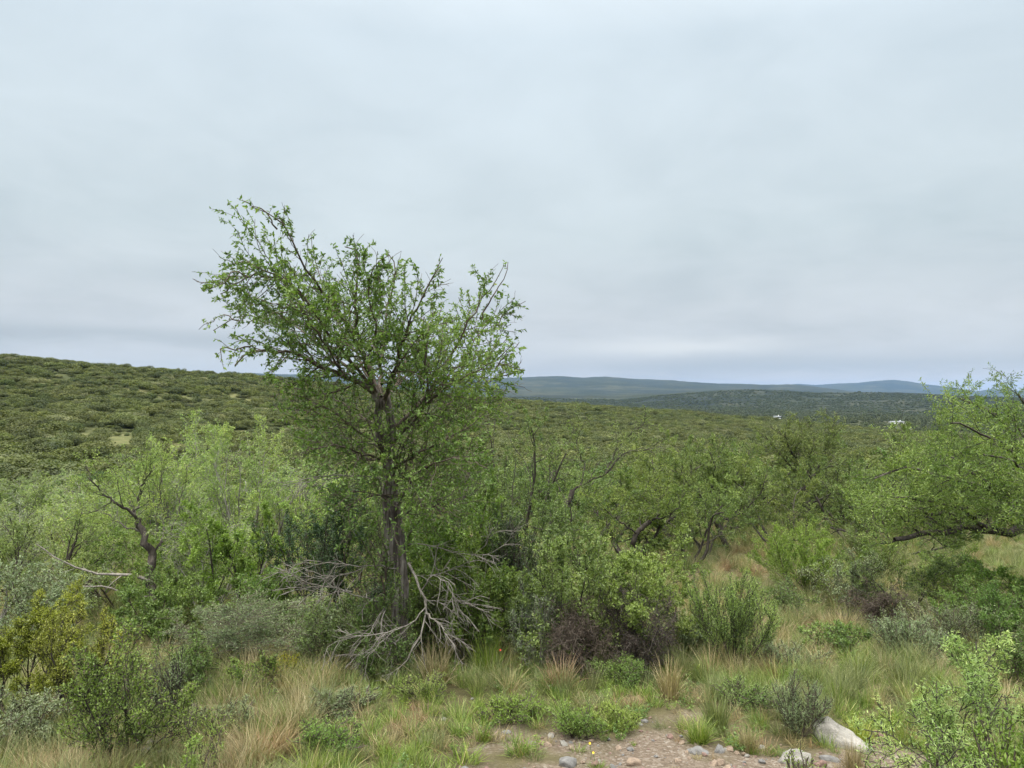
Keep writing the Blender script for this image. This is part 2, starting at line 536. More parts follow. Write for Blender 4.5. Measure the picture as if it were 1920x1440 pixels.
def grow(rng, P, R, n, t0, t1, ang, ln, nseg, wob, trop, rr=0.6, lt=0.6, tip=0.25, spread=1.0, absl=None, flat=0.0):
    """children for every branch in the batch; returns (P, R)"""
    nb, m, _ = P.shape
    t = t0 + (t1 - t0) * (np.arange(n)[None] + rng.random((nb, n))) / n
    f = t * (m - 1)
    i = np.minimum(f.astype(int), m - 2)
    u = (f - i)[..., None]
    bi = np.arange(nb)[:, None]
    S = P[bi, i] * (1 - u) + P[bi, i + 1] * u
    T = nrm(P[bi, i + 1] - P[bi, i])
    pr = R[bi, i] * (1 - u[..., 0]) + R[bi, i + 1] * u[..., 0]
    L = np.linalg.norm(np.diff(P, axis=1), axis=-1).sum(1)
    S, T, pr = S.reshape(-1, 3), T.reshape(-1, 3), pr.ravel()
    if absl is None:
        ll = (ln * L[:, None] * (1 - lt * t) * rng.uniform(0.65, 1.25, (nb, n))).ravel()
    else:
        ll = (absl * (1 - lt * t) * rng.uniform(0.6, 1.3, (nb, n))).ravel()
    e1 = perp(T)
    e2 = np.cross(T, e1)
    ph = ((np.arange(n)[None] * 2.399 + rng.random((nb, 1)) * 6.28) + rng.normal(0, 0.5, (nb, n))).ravel() * spread
    a = rng.uniform(ang[0], ang[1], len(ph))
    N = np.cos(ph)[:, None] * e1 + np.sin(ph)[:, None] * e2
    D = nrm(np.cos(a)[:, None] * T + np.sin(a)[:, None] * N)
    if flat:
        D[:, 2] *= (1 - flat)
        D = nrm(D)
    return walk(rng, S, D, ll, nseg, wob, trop, np.minimum(pr * rr, pr), tip)


def walk(rng, S, D, ll, nseg, wob, trop, r0, tip=0.25):
    k = len(S)
    O = np.zeros((k, nseg + 1, 3))
    O[:, 0] = S
    st = (ll / nseg)[:, None]
    p, d = S.copy(), D.copy()
    for s in range(nseg):
        p = p + d * st
        O[:, s + 1] = p
        d = nrm(d + rng.normal(0, wob, (k, 3)) + np.asarray(trop))
    RR = r0[:, None] * (1 - (1 - tip) * np.linspace(0, 1, nseg + 1)[None] ** 0.8)
    return O, RR


def tubes(batches, sides):
    """list of (P, R) -> vertices, quads"""
    Vs, Fs, o = [], [], 0
    for (P, R), k in zip(batches, sides):
        if len(P) == 0:
            continue
        nb, m, _ = P.shape
        T = nrm(np.gradient(P, axis=1))
        ref = perp(nrm(P[:, -1] - P[:, 0]))[:, None, :]
        u = nrm(np.cross(np.broadcast_to(ref, T.shape), T))
        v = np.cross(T, u)
        th = np.arange(k) * 2 * np.pi / k
        ring = (np.cos(th)[:, None] * u[:, :, None, :] + np.sin(th)[:, None] * v[:, :, None, :])
        rr = R[:, :, None, None] * np.ones((1, 1, k, 1))
        if k >= 8:
            rr = rr * (1 + 0.16 * np.sin(th * 3 + 1.0)[None, None, :, None] + 0.10 * np.cos(th * 5 + np.arange(m)[None, :, None] * 0.35)[..., None])
        X = P[:, :, None, :] + ring * rr
        idx = o + np.arange(nb * m * k).reshape(nb, m, k)
        a, b_ = idx[:, :-1], idx[:, 1:]
        q_ = np.stack([a, np.roll(a, -1, 2), np.roll(b_, -1, 2), b_], -1)
        Vs.append(X.reshape(-1, 3))
        Fs.append(q_.reshape(-1, 4))
        o += nb * m * k
    return np.concatenate(Vs), np.concatenate(Fs)


def thin(P, R, rng, q=80):
    """short twigs carry fewer leaves"""
    L_ = np.linalg.norm(np.diff(P, axis=1), axis=-1).sum(1)
    k_ = rng.random(len(P)) < L_ / np.percentile(L_, q)
    return P[k_], R[k_]


def leaves(rng, batches, n, size, asp=0.45, t0=0.15, out=0.8, up=0.6, fold=0.25, jit=0.0, droop=0.0):
    """n leaves on every branch of every batch -> vertices (N,4,3)"""
    res = []
    for P, R in batches:
        nb, m, _ = P.shape
        if nb == 0:
            continue
        t = t0 + (1 - t0) * rng.random((nb, n)) ** 0.85
        f = t * (m - 1)
        i = np.minimum(f.astype(int), m - 2)
        u = (f - i)[..., None]
        bi = np.arange(nb)[:, None]
        S = (P[bi, i] * (1 - u) + P[bi, i + 1] * u).reshape(-1, 3)
        T = nrm(P[bi, i + 1] - P[bi, i]).reshape(-1, 3)
        k = len(S)
        D = nrm(T * (1 - out) + nrm(rng.normal(0, 1, (k, 3))) * out + np.array((0, 0, -droop)))
        N = nrm(rng.normal(0, 1, (k, 3)) * 0.8 + np.array((0, 0, up)))
        sd = nrm(np.cross(D, N))
        N = np.cross(sd, D)
        L = (size * rng.uniform(0.6, 1.3, k))[:, None]
        S = S + rng.normal(0, 1, (k, 3)) * jit
        w = L * asp * 0.5
        c = S + D * L * 0.45
        V_ = np.stack([S, c + sd * w + N * L * fold * 0.3, S + D * L, c - sd * w + N * L * fold * 0.3], 1)
        res.append(V_)
    return np.concatenate(res)


def leaf_mesh(name, V4, mat, rng, clump=0.5):
    n = len(V4)
    c = V4.mean(1)
    r = rng.random(n)
    if clump:
        # neighbouring leaves share a tone: whole sprays are younger/older
        g = fbm(c[:, 0] / clump + c[:, 2] / clump * 0.7 + 31, c[:, 1] / clump - c[:, 2] / clump * 0.6 + 17, 5, 2)
        r = np.clip(0.55 * r + 0.45 * np.clip((g - 0.25) * 2.0, 0, 1), 0, 0.9995)
        r = np.where(rng.random(n) < 0.03, rng.random(n), r)
    return mesh_np(name, V4.reshape(-1, 3), np.arange(n * 4).reshape(n, 4), mat, False, 4, {'rnd': ('FACE', r)})


# ------------------------------------------------------------------ leaf and bark materials (base colours, unlit)
M = {}
M['elm'] = leaf_mat('elm_leaf', (0.066, 0.115, 0.030), (0.120, 0.190, 0.046), (0.215, 0.295, 0.078), (0.36, 0.38, 0.09), 0.01, 0.40)
M['elm_low'] = leaf_mat('elm_leaf_low', (0.076, 0.128, 0.036), (0.135, 0.205, 0.052), (0.230, 0.310, 0.085), None, 0, 0.35)
M['acacia'] = leaf_mat('acacia_leaf', (0.074, 0.118, 0.034), (0.148, 0.205, 0.060), (0.285, 0.340, 0.120), (0.38, 0.36, 0.12), 0.01, 0.35, 0.55, 0.10)
M['acacia_dark'] = leaf_mat('acacia_dark_leaf', (0.069, 0.110, 0.034), (0.127, 0.184, 0.053), (0.218, 0.282, 0.086), None, 0, 0.3)
M['bright'] = leaf_mat('bright_shrub_leaf', (0.105, 0.165, 0.042), (0.19, 0.265, 0.066), (0.31, 0.39, 0.12), None, 0, 0.35)
M['pale'] = leaf_mat('pale_wispy_leaf', (0.140, 0.217, 0.072), (0.258, 0.351, 0.114), (0.440, 0.515, 0.185), (0.550, 0.550, 0.247), 0.02, 0.35)
M['green'] = leaf_mat('green_shrub_leaf', (0.069, 0.121, 0.034), (0.129, 0.205, 0.053), (0.224, 0.310, 0.090), None, 0, 0.32)
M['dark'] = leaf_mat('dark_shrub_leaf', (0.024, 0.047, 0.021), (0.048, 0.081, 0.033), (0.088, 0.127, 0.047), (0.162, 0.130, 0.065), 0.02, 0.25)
M['grey'] = leaf_mat('grey_green_leaf', (0.129, 0.176, 0.092), (0.215, 0.273, 0.145), (0.333, 0.381, 0.206), None, 0, 0.25, 0.65)
M['olive'] = leaf_mat('olive_yellow_leaf', (0.115, 0.136, 0.021), (0.207, 0.230, 0.032), (0.356, 0.374, 0.057), (0.483, 0.380, 0.057), 0.03, 0.3)
M['deadleaf'] = leaf_mat('dry_brown_leaf', (0.035, 0.026, 0.019), (0.075, 0.056, 0.042), (0.15, 0.12, 0.092), (0.22, 0.12, 0.06), 0.05, 0.1, 0.9)
M['hill_a'] = leaf_mat('hill_scrub_green', (0.048, 0.060, 0.018), (0.082, 0.098, 0.027), (0.134, 0.152, 0.044), None, 0, 0.25, 0.7, 0.24)
M['hill_b'] = leaf_mat('hill_scrub_dark', (0.038, 0.052, 0.018), (0.062, 0.08, 0.024), (0.1, 0.12, 0.036), None, 0, 0.25, 0.7, 0.22)
M['hill_c'] = leaf_mat('hill_scrub_grey', (0.074, 0.085, 0.038), (0.130, 0.144, 0.067), (0.199, 0.206, 0.096), None, 0, 0.25, 0.7, 0.25)
M['hill_far'] = leaf_mat('far_scrub_green', (0.037, 0.048, 0.022), (0.060, 0.074, 0.033), (0.093, 0.108, 0.048), None, 0, 0.2, 0.8, 0.15)
M['hill_far2'] = leaf_mat('far_scrub_dark', (0.030, 0.041, 0.020), (0.047, 0.060, 0.028), (0.074, 0.087, 0.041), None, 0, 0.2, 0.8, 0.15)
BK = {}
BK['elm'] = bark_mat('elm_bark', (0.024, 0.020, 0.017), (0.090, 0.076, 0.066), (0.30, 0.27, 0.24), 0.06, 30, 1.0)
BK['black'] = bark_mat('dark_bark', (0.022, 0.019, 0.016), (0.050, 0.043, 0.036), (0.11, 0.095, 0.08))
BK['brown'] = bark_mat('brown_bark', (0.045, 0.035, 0.026), (0.085, 0.068, 0.052), (0.16, 0.135, 0.11))
BK['grey'] = bark_mat('grey_bark', (0.10, 0.09, 0.08), (0.20, 0.185, 0.165), (0.34, 0.32, 0.29))
BK['dead'] = bark_mat('dead_wood', (0.095, 0.085, 0.072), (0.175, 0.158, 0.138), (0.31, 0.285, 0.25))

# ------------------------------------------------------------------ scrub on the hills


def scrub_mesh(name, mat, seed, nl, size, h=1.0, w=1.25):
    """one rounded thorn-scrub crown, height about 1: several lumps, each a loose shell of leaf clusters, plus stems"""
    rng = np.random.default_rng(seed)
    nlump = rng.integers(5, 9)
    cs, rs = [], []
    for i in range(nlump):
        a, rr = rng.uniform(0, 6.28), rng.uniform(0, 0.62) * w * 0.75
        r_ = rng.uniform(0.26, 0.42)
        cs.append((math.cos(a) * rr, math.sin(a) * rr, rng.uniform(0.28, 1.0 - r_ * 0.75) * h * (1 - 0.25 * rr)))
        rs.append(r_)
    cs, rs = np.array(cs), np.array(rs)
    k = rng.integers(0, nlump, nl)
    d = nrm(rng.normal(0, 1, (nl, 3)))
    rad_ = rs[k] * rng.uniform(0.35, 1.08, nl) ** 0.5
    C = cs[k] + d * rad_[:, None] * np.array((1, 1, 0.8))
    C[:, 2] = np.maximum(C[:, 2], rng.uniform(0.03, 0.2, nl))
    N = nrm(d + rng.normal(0, 0.6, (nl, 3)) + np.array((0, 0, 0.35)))
    D = perp(N)
    e2 = np.cross(N, D)
    ph = rng.uniform(0, 6.28, nl)[:, None]
    D, sd = D * np.cos(ph) + e2 * np.sin(ph), -D * np.sin(ph) + e2 * np.cos(ph)
    L = (size * rng.uniform(0.6, 1.4, nl))[:, None]
    V4 = np.stack([C - D * L * .5, C + sd * L * .28 + N * L * .1, C + D * L * .5, C - sd * L * .28 + N * L * .1], 1)
    return leaf_mesh(name, V4, mat, rng, 0.35)


hill_mesh, far_mesh = [], []
for i, (mm, n_) in enumerate((('hill_a', 2400), ('hill_a', 2200), ('hill_a', 2400), ('hill_b', 2200), ('hill_b', 2400), ('hill_c', 2000))):
    hill_mesh.append(scrub_mesh('scrub_crown', M[mm], 100 + i, n_, 0.074, 0.9, (1.2, 1.7, 1.4, 1.3, 1.6, 1.4)[i]))
for i, mm in enumerate(('hill_far', 'hill_far', 'hill_far2', 'hill_far2')):
    far_mesh.append(scrub_mesh('far_crown', M[mm], 200 + i, 170, 0.30, 0.95, 1.4))

rng = np.random.default_rng(7)
# visibility from the verge, used only to leave out scrub that hills hide (10 m of margin for a step to the side)
EL = (Z + 4.0) / rad[None]
runmax = np.maximum.accumulate(Z / rad[None], axis=1)


def poisson_polar(dmin, dmax, spacing, seed, halfang=0.70):
    rg = np.random.default_rng(seed)
    out_ = []
    d = dmin
    while d < dmax:
        s = spacing(d)
        n = int(2 * halfang * d / s)
        a = -halfang + 2 * halfang * (np.arange(n) + rg.random(n)) / n
        r = d + rg.uniform(-0.5, 0.5, n) * s * 1.1
        out_.append(np.stack([a, r], 1))
        d += s * 0.92
    return np.concatenate(out_)


AR = poisson_polar(58, 2300, lambda d: np.interp(d, [58, 120, 330, 600, 1200, 2300], [2.0, 1.9, 2.1, 3.6, 5.5, 8.5]), 11)
x_, y_ = np.sin(AR[:, 0]) * AR[:, 1], np.cos(AR[:, 0]) * AR[:, 1]
z_ = G(x_, y_)
ia = np.clip(np.searchsorted(ang, AR[:, 0]), 0, len(ang) - 1)
ir = np.clip(np.searchsorted(rad, AR[:, 1]) - 2, 0, len(rad) - 1)
vis = (z_ + 5.5 + AR[:, 1] * 0.002) / AR[:, 1] > runmax[ia, ir]
dens = fbm(x_ / 22, y_ / 22, 71, 3)
keep = vis & (clear_mask(x_, y_) < 0.45 + 0.62 * rng.random(len(x_))) & ((dens > 0.42) | (rng.random(len(x_)) < 0.55)) & ((AR[:, 1] < 500) | (fbm(x_ / 60, y_ / 60, 23, 4) + 0.25 * rng.random(len(x_)) > 0.52)) & (rng.random(len(x_)) < 0.88)
keep &= ~((np.abs(PX(x_, y_) - 1692) < 17) & (AR[:, 1] > 560) & (AR[:, 1] < 665)) & ~((np.abs(PX(x_, y_) - 1461) < 12) & (AR[:, 1] > 500) & (AR[:, 1] < 640))
x_, y_, z_, AR, dens = x_[keep], y_[keep], z_[keep], AR[keep], dens[keep]
n = len(x_)
big = rng.random(n) ** 2.2
hgt = 0.9 + 2.3 * big + np.interp(AR[:, 1], [300, 700, 2300], [0, 0.4, 2.0])
sv = hgt * rng.uniform(0.62, 1.05, n)
sw = hgt * rng.uniform(1.0, 1.6, n)
rz = rng.uniform(0, 6.28, n)
tone = 0.6 * dens + 0.4 * rng.random(n)
kind = np.where(tone < 0.40, rng.integers(3, 5, n), np.where(rng.random(n) < 0.09, 5, rng.integers(0, 3, n)))
seen = (z_ + sv) / AR[:, 1] > runmax[ia[keep], ir[keep]] + 0.002
infr = np.abs(AR[:, 0]) < 0.57
pxh = sv / AR[:, 1]
# the nearest rows are half hidden by the trees in front: rank by the size that shows
score = np.where(seen & infr & (AR[:, 1] > 66), pxh, 0)
PXs = PX(x_, y_)
score = np.where((PXs > 520) & (PXs < 900), score * 0.6, score)
score = np.where(PYg(x_, y_, z_ + sv) > np.interp(PXs, [0, 200, 400, 560, 900, 1100, 1400, 1750, 1920], [900, 880, 840, 850, 880, 870, 838, 800, 700]), 0, score)
used_lab = set()
top = set(np.argsort(-score)[:290].tolist())
shade_w = {0: 'mid green', 1: 'spreading mid green', 2: 'olive green', 3: 'dark green', 4: 'spreading dark green', 5: 'grey green'}
for i in sorted(top):
    o = obj('hillside_shrub', hill_mesh[kind[i]], None, (x_[i], y_[i], z_[i] - 0.05))
    o.rotation_euler = (0, 0, rz[i])
    o.scale = (sw[i], sw[i], sv[i])
    px_, d_ = PXs[i], AR[i, 1]
    hw = ('at the left edge', 'left of the clearing', 'straight above the clearing', 'just right of the clearing', 'left of the tall tree crown',
          'beside the tall crown', 'behind the tall tree', 'just right of the tall tree', 'beyond the bare thorn tree', 'beyond the centre thorn trees',
          'beyond the leaning thorn tree', 'above the black upright trunk', 'beside the white houses', 'near the right edge')[int(np.searchsorted([45, 150, 265, 390, 480, 590, 880, 990, 1110, 1230, 1420, 1600, 1760], px_))]
    vw = ('close under the skyline', 'high on the slope', 'halfway down the slope', 'low on the slope', 'at the slope foot')[int(np.searchsorted([88, 106, 140, 200], d_)[()]) * -1 + 4]
    szw = 'big ' if sv[i] > 2.2 else ('small ' if sv[i] < 1.5 else '')
    lab = szw + '%s scrub bush %s, %s' % (shade_w[kind[i]], vw, hw)
    tag(o, lab, 'shrub', 'scrub bushes on the hillside')
rest = np.array([i for i in range(n) if i not in top])


def scatter(name, meshes, pts, rot, scl, idx, src_name):
    """one object whose geometry nodes place the given meshes on its points"""
    cl_ = bpy.data.collections.new(src_name)
    for k, mm in enumerate(meshes):
        so = bpy.data.objects.new('%s_%02d' % (src_name, k), mm)
        cl_.objects.link(so)
    me_ = bpy.data.meshes.new(name)
    me_.vertices.add(len(pts))
    me_.vertices.foreach_set('co', np.ascontiguousarray(pts, dtype=np.float32).ravel())
    for nm, arr in (('irot', rot), ('iscl', scl)):
        at = me_.attributes.new(nm, 'FLOAT_VECTOR', 'POINT')
        at.data.foreach_set('vector', np.ascontiguousarray(arr, dtype=np.float32).ravel())
    at = me_.attributes.new('iidx', 'INT', 'POINT')
    at.data.foreach_set('value', np.ascontiguousarray(idx, dtype=np.int32))
    me_.update()
    o = obj(name, me_)
    ng = bpy.data.node_groups.new(name + '_nodes', 'GeometryNodeTree')
    ng.interface.new_socket('Geometry', in_out='INPUT', socket_type='NodeSocketGeometry')
    ng.interface.new_socket('Geometry', in_out='OUTPUT', socket_type='NodeSocketGeometry')
    gi, go = ng.nodes.new('NodeGroupInput'), ng.nodes.new('NodeGroupOutput')
    ci = ng.nodes.new('GeometryNodeCollectionInfo')
    ci.inputs['Collection'].default_value = cl_
    ci.inputs['Separate Children'].default_value = True
    ci.inputs['Reset Children'].default_value = True
    ip = ng.nodes.new('GeometryNodeInstanceOnPoints')
    ip.inputs['Pick Instance'].default_value = True
    for nm, dt, sock in (('irot', 'FLOAT_VECTOR', 'Rotation'), ('iscl', 'FLOAT_VECTOR', 'Scale'), ('iidx', 'INT', 'Instance Index')):
        na = ng.nodes.new('GeometryNodeInputNamedAttribute')
        na.data_type = dt
        na.inputs['Name'].default_value = nm
        ng.links.new(next(s_ for s_ in na.outputs if s_.enabled), ip.inputs[sock])
    ng.links.new(gi.outputs[0], ip.inputs['Points'])
    ng.links.new(ci.outputs[0], ip.inputs['Instance'])
    ng.links.new(ip.outputs[0], go.inputs[0])
    md = o.modifiers.new('scatter', 'NODES')
    md.node_group = ng
    return tag(o, kind='stuff')


isfar = AR[rest, 1] > 480
idx = np.where(isfar, 6 + (kind[rest] > 2) * 2 + (np.arange(len(rest)) % 2), kind[rest])
hill = scatter('hillside_scrub', hill_mesh + far_mesh,
               np.stack([x_[rest], y_[rest], z_[rest] - 0.05], 1),
               np.stack([0 * rest, 0 * rest, rz[rest]], 1), np.stack([sw[rest], sw[rest], sv[rest]], 1), idx, 'scrub_source')
print('SCRUB', n, 'far', int(isfar.sum()))

# ------------------------------------------------------------------ shrubs and trees of the foreground and middle distance
UP = (0, 0, 1)
SPEC = {
    # stems: count, lean range, wobble, tropism; lv: per level (n, t0, angle, length, segments, wobble, tropism, shortening); leaf: per twig, size, aspect, t0, out, up
    'acacia': dict(ns=4, lean=(0.15, 0.95), sw=0.20, st=(0, 0, 0.05), sseg=9, r=0.017, lv=[
        (7, 0.30, (0.5, 1.15), 0.62, 7, 0.24, (0, 0, 0.03), 0.55), (7, 0.2, (0.5, 1.2), 0.50, 5, 0.25, (0, 0, 0.02), 0.5), (6, 0.15, (0.5, 1.2), 0.48, 4, 0.2, (0, 0, 0.02), 0.4)],
        leaf=(9, 0.055, 0.30, 0.05, 0.85, 0.5), lev=(2, 3)),
    'sparse': dict(ns=3, lean=(0.1, 0.8), sw=0.26, st=(0, 0, 0.06), sseg=9, r=0.015, lv=[
        (7, 0.25, (0.5, 1.1), 0.65, 7, 0.28, (0, 0, 0.05), 0.5), (6, 0.2, (0.5, 1.2), 0.5, 5, 0.3, (0, 0, 0.03), 0.5), (5, 0.2, (0.5, 1.2), 0.5, 4, 0.25, (0, 0, 0.02), 0.4)],
        leaf=(3, 0.050, 0.30, 0.3, 0.85, 0.5), lev=(3,)),
    'broom': dict(ns=16, lean=(0.05, 0.85), sw=0.07, st=(0, 0, 0.06), sseg=6, r=0.006, lv=[
        (9, 0.2, (0.25, 0.6), 0.50, 5, 0.10, (0, 0, 0.10), 0.5), (7, 0.15, (0.25, 0.6), 0.45, 4, 0.1, (0, 0, 0.12), 0.3)],
        leaf=(14, 0.030, 0.28, 0.1, 0.55, 0.3), lev=(1, 2)),
    'bush': dict(ns=7, lean=(0.05, 0.95), sw=0.14, st=(0, 0, 0.04), sseg=7, r=0.010, lv=[
        (8, 0.15, (0.4, 1.0), 0.55, 6, 0.16, (0, 0, 0.05), 0.45), (7, 0.15, (0.4, 1.0), 0.48, 4, 0.16, (0, 0, 0.04), 0.4), (4, 0.2, (0.4, 1.0), 0.5, 3, 0.15, (0, 0, 0.03), 0.3)],
        leaf=(7, 0.038, 0.42, 0.1, 0.8, 0.6), lev=(2, 3)),
    'wispy': dict(ns=4, lean=(0.1, 0.75), sw=0.15, st=(0, 0, 0.07), sseg=8, r=0.012, lv=[
        (8, 0.25, (0.3, 0.8), 0.60, 8, 0.13, (0, 0, 0.03), 0.4), (9, 0.2, (0.3, 0.8), 0.50, 7, 0.11, (0, 0, -0.05), 0.35), (5, 0.2, (0.3, 0.8), 0.55, 5, 0.10, (0, 0, -0.10), 0.3)],
        leaf=(9, 0.042, 0.26, 0.1, 0.75, 0.3), lev=(2, 3)),
    'olive': dict(ns=6, lean=(0.2, 0.95), sw=0.16, st=(0, 0, 0.08), sseg=7, r=0.012, lv=[
        (8, 0.35, (0.3, 0.8), 0.45, 6, 0.16, (0, 0, 0.10), 0.3), (7, 0.4, (0.3, 0.8), 0.42, 4, 0.15, (0, 0, 0.12), 0.2), (5, 0.5, (0.3, 0.9), 0.5, 3, 0.12, (0, 0, 0.12), 0.1)],
        leaf=(12, 0.024, 0.40, 0.35, 0.8, 0.6), lev=(3,)),
    'tangle': dict(ns=12, lean=(0.0, 0.7), sw=0.24, st=(0, 0, 0.05), sseg=8, r=0.008, lv=[
        (10, 0.2, (0.4, 1.4), 0.5, 6, 0.38, (0, 0, -0.08), 0.3), (9, 0.1, (0.5, 1.5), 0.5, 5, 0.45, (0, 0, -0.12), 0.3)],
        leaf=(7, 0.026, 0.30, 0.1, 0.9, 0.1), lev=(2,)),
}


def grow_plant(spec, seed, w, h, keep_low=0.0, depth=None, lean_dir=None, dens=1.0):
    rng = np.random.default_rng(seed)
    s = spec
    ns = s['ns']
    az = np.arange(ns) * 6.283 / ns + rng.uniform(0, 6.28) + rng.normal(0, 0.35, ns)
    ln_ = rng.uniform(s['lean'][0], s['lean'][1], ns)
    D = np.stack([np.cos(az) * np.sin(ln_), np.sin(az) * np.sin(ln_), np.cos(ln_)], 1)
    if lean_dir is not None:
        D = nrm(D + np.array(lean_dir))
    S = np.stack([np.cos(az), np.sin(az), 0 * az], 1) * 0.02 * (1 if ns < 5 else 2.5)
    P, R = walk(rng, S, D, rng.uniform(0.75, 1.05, ns), s['sseg'], s['sw'], s['st'], np.full(ns, s['r']) * rng.uniform(0.7, 1.2, ns), 0.3)
    bt = [(P, R)]
    for (n, t0, a, l, sg, wob, tr, lt) in s['lv']:
        P, R = grow(rng, P, R, max(2, int(round(n * dens))), t0, 1.0, a, l, sg, wob, tr, 0.62, lt, 0.3)
        bt.append((P, R))
    allp = np.concatenate([b_[0].reshape(-1, 3) for b_ in bt])
    lo, hi = np.percentile(allp, 1.0, 0), np.percentile(allp, 99.2, 0)
    zt = hi[2]
    sc = np.array((w / (hi[0] - lo[0]), (depth or w) / (hi[1] - lo[1]), h / zt))
    off = np.array((-(lo[0] + hi[0]) / 2 * 0.6, -(lo[1] + hi[1]) / 2 * 0.6, 0))
    out_ = []
    for P, R in bt:
        f = np.clip(P[..., 2:3] / 0.3, 0, 1)
        Q = (P + off * f) * sc
        Q[..., 2] = np.where(Q[..., 2] < 0.02 * h, 0.02 * h + (Q[..., 2] - 0.02 * h) * 0.15, Q[..., 2])
        out_.append((Q, R * h))
    return rng, out_


def plant(name, label, cat, px, d, wpx, top, kind='bush', leaf='green', bark='brown', seed=1, nleaf=None, lsize=None, group=None, lean=None,
          rmin=0.0022, dens=1.0, rscale=1.0, extra=None, clump=0.5, asp=None, stem='stems', crown='foliage', depth=None, tall=None):
    s = SPEC[kind]
    x = (px - 960) / 1450.0 * d
    z = float(G(x, d))
    h = W(px, top, d)[2] - z if tall is None else tall
    w = wpx / 1450.0 * d
    rng, bt = grow_plant(s, seed, w, h, depth=depth, lean_dir=lean, dens=dens)
    t = empty(name, (x, d, z - 0.03), label, cat, group)
    br = [(P, np.maximum(R * rscale, rmin * (1.0 if i else 1.5))) for i, (P, R) in enumerate(bt)]
    sides = [8, 5, 4, 3, 3][:len(br)]
    V_, F_ = tubes(br, sides)
    obj(stem, mesh_np(name + '_' + stem, V_, F_, BK[bark], True), t)
    n, sz, ap, t0, o_, u_ = s['leaf']
    if asp:
        ap = asp
    ntw = sum(len(bt[k][0]) for k in s['lev'])
    if nleaf:
        n = max(1, int(round(nleaf / ntw)))
    V4 = leaves(rng, [bt[k] for k in s['lev']], n, lsize or sz, ap, t0, o_, u_, jit=0.012)
    obj(crown, leaf_mesh(name + '_' + crown, V4, M[leaf], rng, clump), t)
    if extra:
        V5 = leaves(rng, [bt[-1]], extra[1], (lsize or sz) * extra[2], ap, t0, o_, u_, jit=0.01)
        obj(extra[3], leaf_mesh(name + '_' + extra[3], V5, M[extra[0]], rng, clump), t)
    return t


def copy_tree(o):
    c = o.copy()
    COL.objects.link(c)
    for ch in o.children:
        k = ch.copy()
        COL.objects.link(k)
        k.parent = c
    return c


TH = 'thorn trees below the verge'
# -- right half, middle distance
plant('thorn_tree', 'broad light green thorn tree just left of the big overhanging one', 'tree', 1655, 27, 290, 795, 'acacia', 'acacia', 'black', 12, 24650, 0.071, TH)
plant('thorn_tree', 'thorn tree behind the tip of the overhanging limb, mostly hidden', 'tree', 1770, 24, 230, 780, 'acacia', 'acacia', 'black', 13, 20300, 0.071, TH)
plant('thorn_tree', 'yellowish thorn tree with a leaning dark stem left of the black-trunked one', 'tree', 1370, 25, 270, 812, 'acacia', 'acacia', 'black', 14, 28000, 0.060, TH, rscale=1.0)
plant('thorn_tree', 'rounded thorn tree between the leaning-stem one and the small crooked one', 'tree', 1265, 22, 220, 842, 'acacia', 'acacia', 'black', 15, 15950, 0.065, TH)
plant('thorn_tree', 'small thorn tree with a crooked black trunk above the dead tangle', 'tree', 1185, 16.5, 200, 882, 'acacia', 'acacia', 'black', 16, 13050, 0.059, TH, rscale=1.6, lean=(0.2, 0, 0))
plant('bare_thorn_tree', 'thin bare thorn tree with twisting black twigs right of the tall tree', 'tree', 985, 17, 230, 738, 'sparse', 'acacia', 'black', 18, 8500, 0.05, None, rscale=0.75)
plant('thorn_tree', 'pale thorn tree crown low behind the nearly leafless one', 'tree', 1120, 27, 250, 868, 'acacia', 'acacia_dark', 'black', 19, 13050, 0.071, TH)
plant('thorn_tree', 'darker thorn tree filling the gap left of the black upright trunk', 'tree', 1440, 33, 220, 830, 'acacia', 'acacia_dark', 'black', 20, 13050, 0.083, TH)
plant('thorn_tree', 'darker thorn tree filling the gap right of the black upright trunk', 'tree', 1590, 34, 220, 815, 'acacia', 'acacia_dark', 'black', 21, 13050, 0.083, TH)
plant('thorn_tree', 'shaded thorn bush under the limb tip at the right', 'tree', 1690, 20, 210, 905, 'acacia', 'acacia_dark', 'black', 22, 14500, 0.059, TH)
plant('thorn_tree', 'olive thorn tree low between centre thorn trees, branches showing', 'tree', 1320, 19, 190, 905, 'sparse', 'acacia_dark', 'black', 23, 10150, 0.059, TH, rscale=1.3)
# -- right half, nearer shrubs
plant('bright_shrub', 'bright lime green shrub in dry grass below the black upright trunk', 'shrub', 1518, 13.5, 190, 985, 'broom', 'bright', 'brown', 31, 21750, 0.038, None, dens=0.9)
plant('broom_bush', 'fresh green upright bush with dark stems right of the dead tangle', 'shrub', 1378, 8.0, 155, 1075, 'broom', 'bright', 'black', 132, 22000, 0.022, None, extra=('dark', 3, 0.9, 'shade_tinted_leaves'))  # dark-coloured leaves mixed in to paint shaded depths into the bush
plant('thorn_shrub', 'low thorny shrub with dark spreading branches in the grass under the limb', 'shrub', 1705, 12.0, 220, 1035, 'sparse', 'acacia_dark', 'black', 33, 7540, 0.035, None, rscale=1.2)
plant('leafy_shrub', 'leafy green shrub at the right edge above the sapling', 'shrub', 1865, 9.6, 170, 1095, 'broom', 'green', 'brown', 34, 14500, 0.035)
plant('leafy_shrub', 'tall dark leafy shrub cut by the right edge under the limb', 'shrub', 1950, 11.5, 220, 1015, 'bush', 'green', 'brown', 35, 17400, 0.041)
plant('leafy_shrub', 'small dark green shrub hanging in shade under the big limb', 'shrub', 1800, 14.0, 150, 1030, 'bush', 'green', 'brown', 36, 10150, 0.041)
plant('leafy_shrub', 'green shrub beside the lime green one, under the limb tip', 'shrub', 1625, 15.5, 130, 1000, 'broom', 'acacia_dark', 'brown', 37, 11600, 0.041)
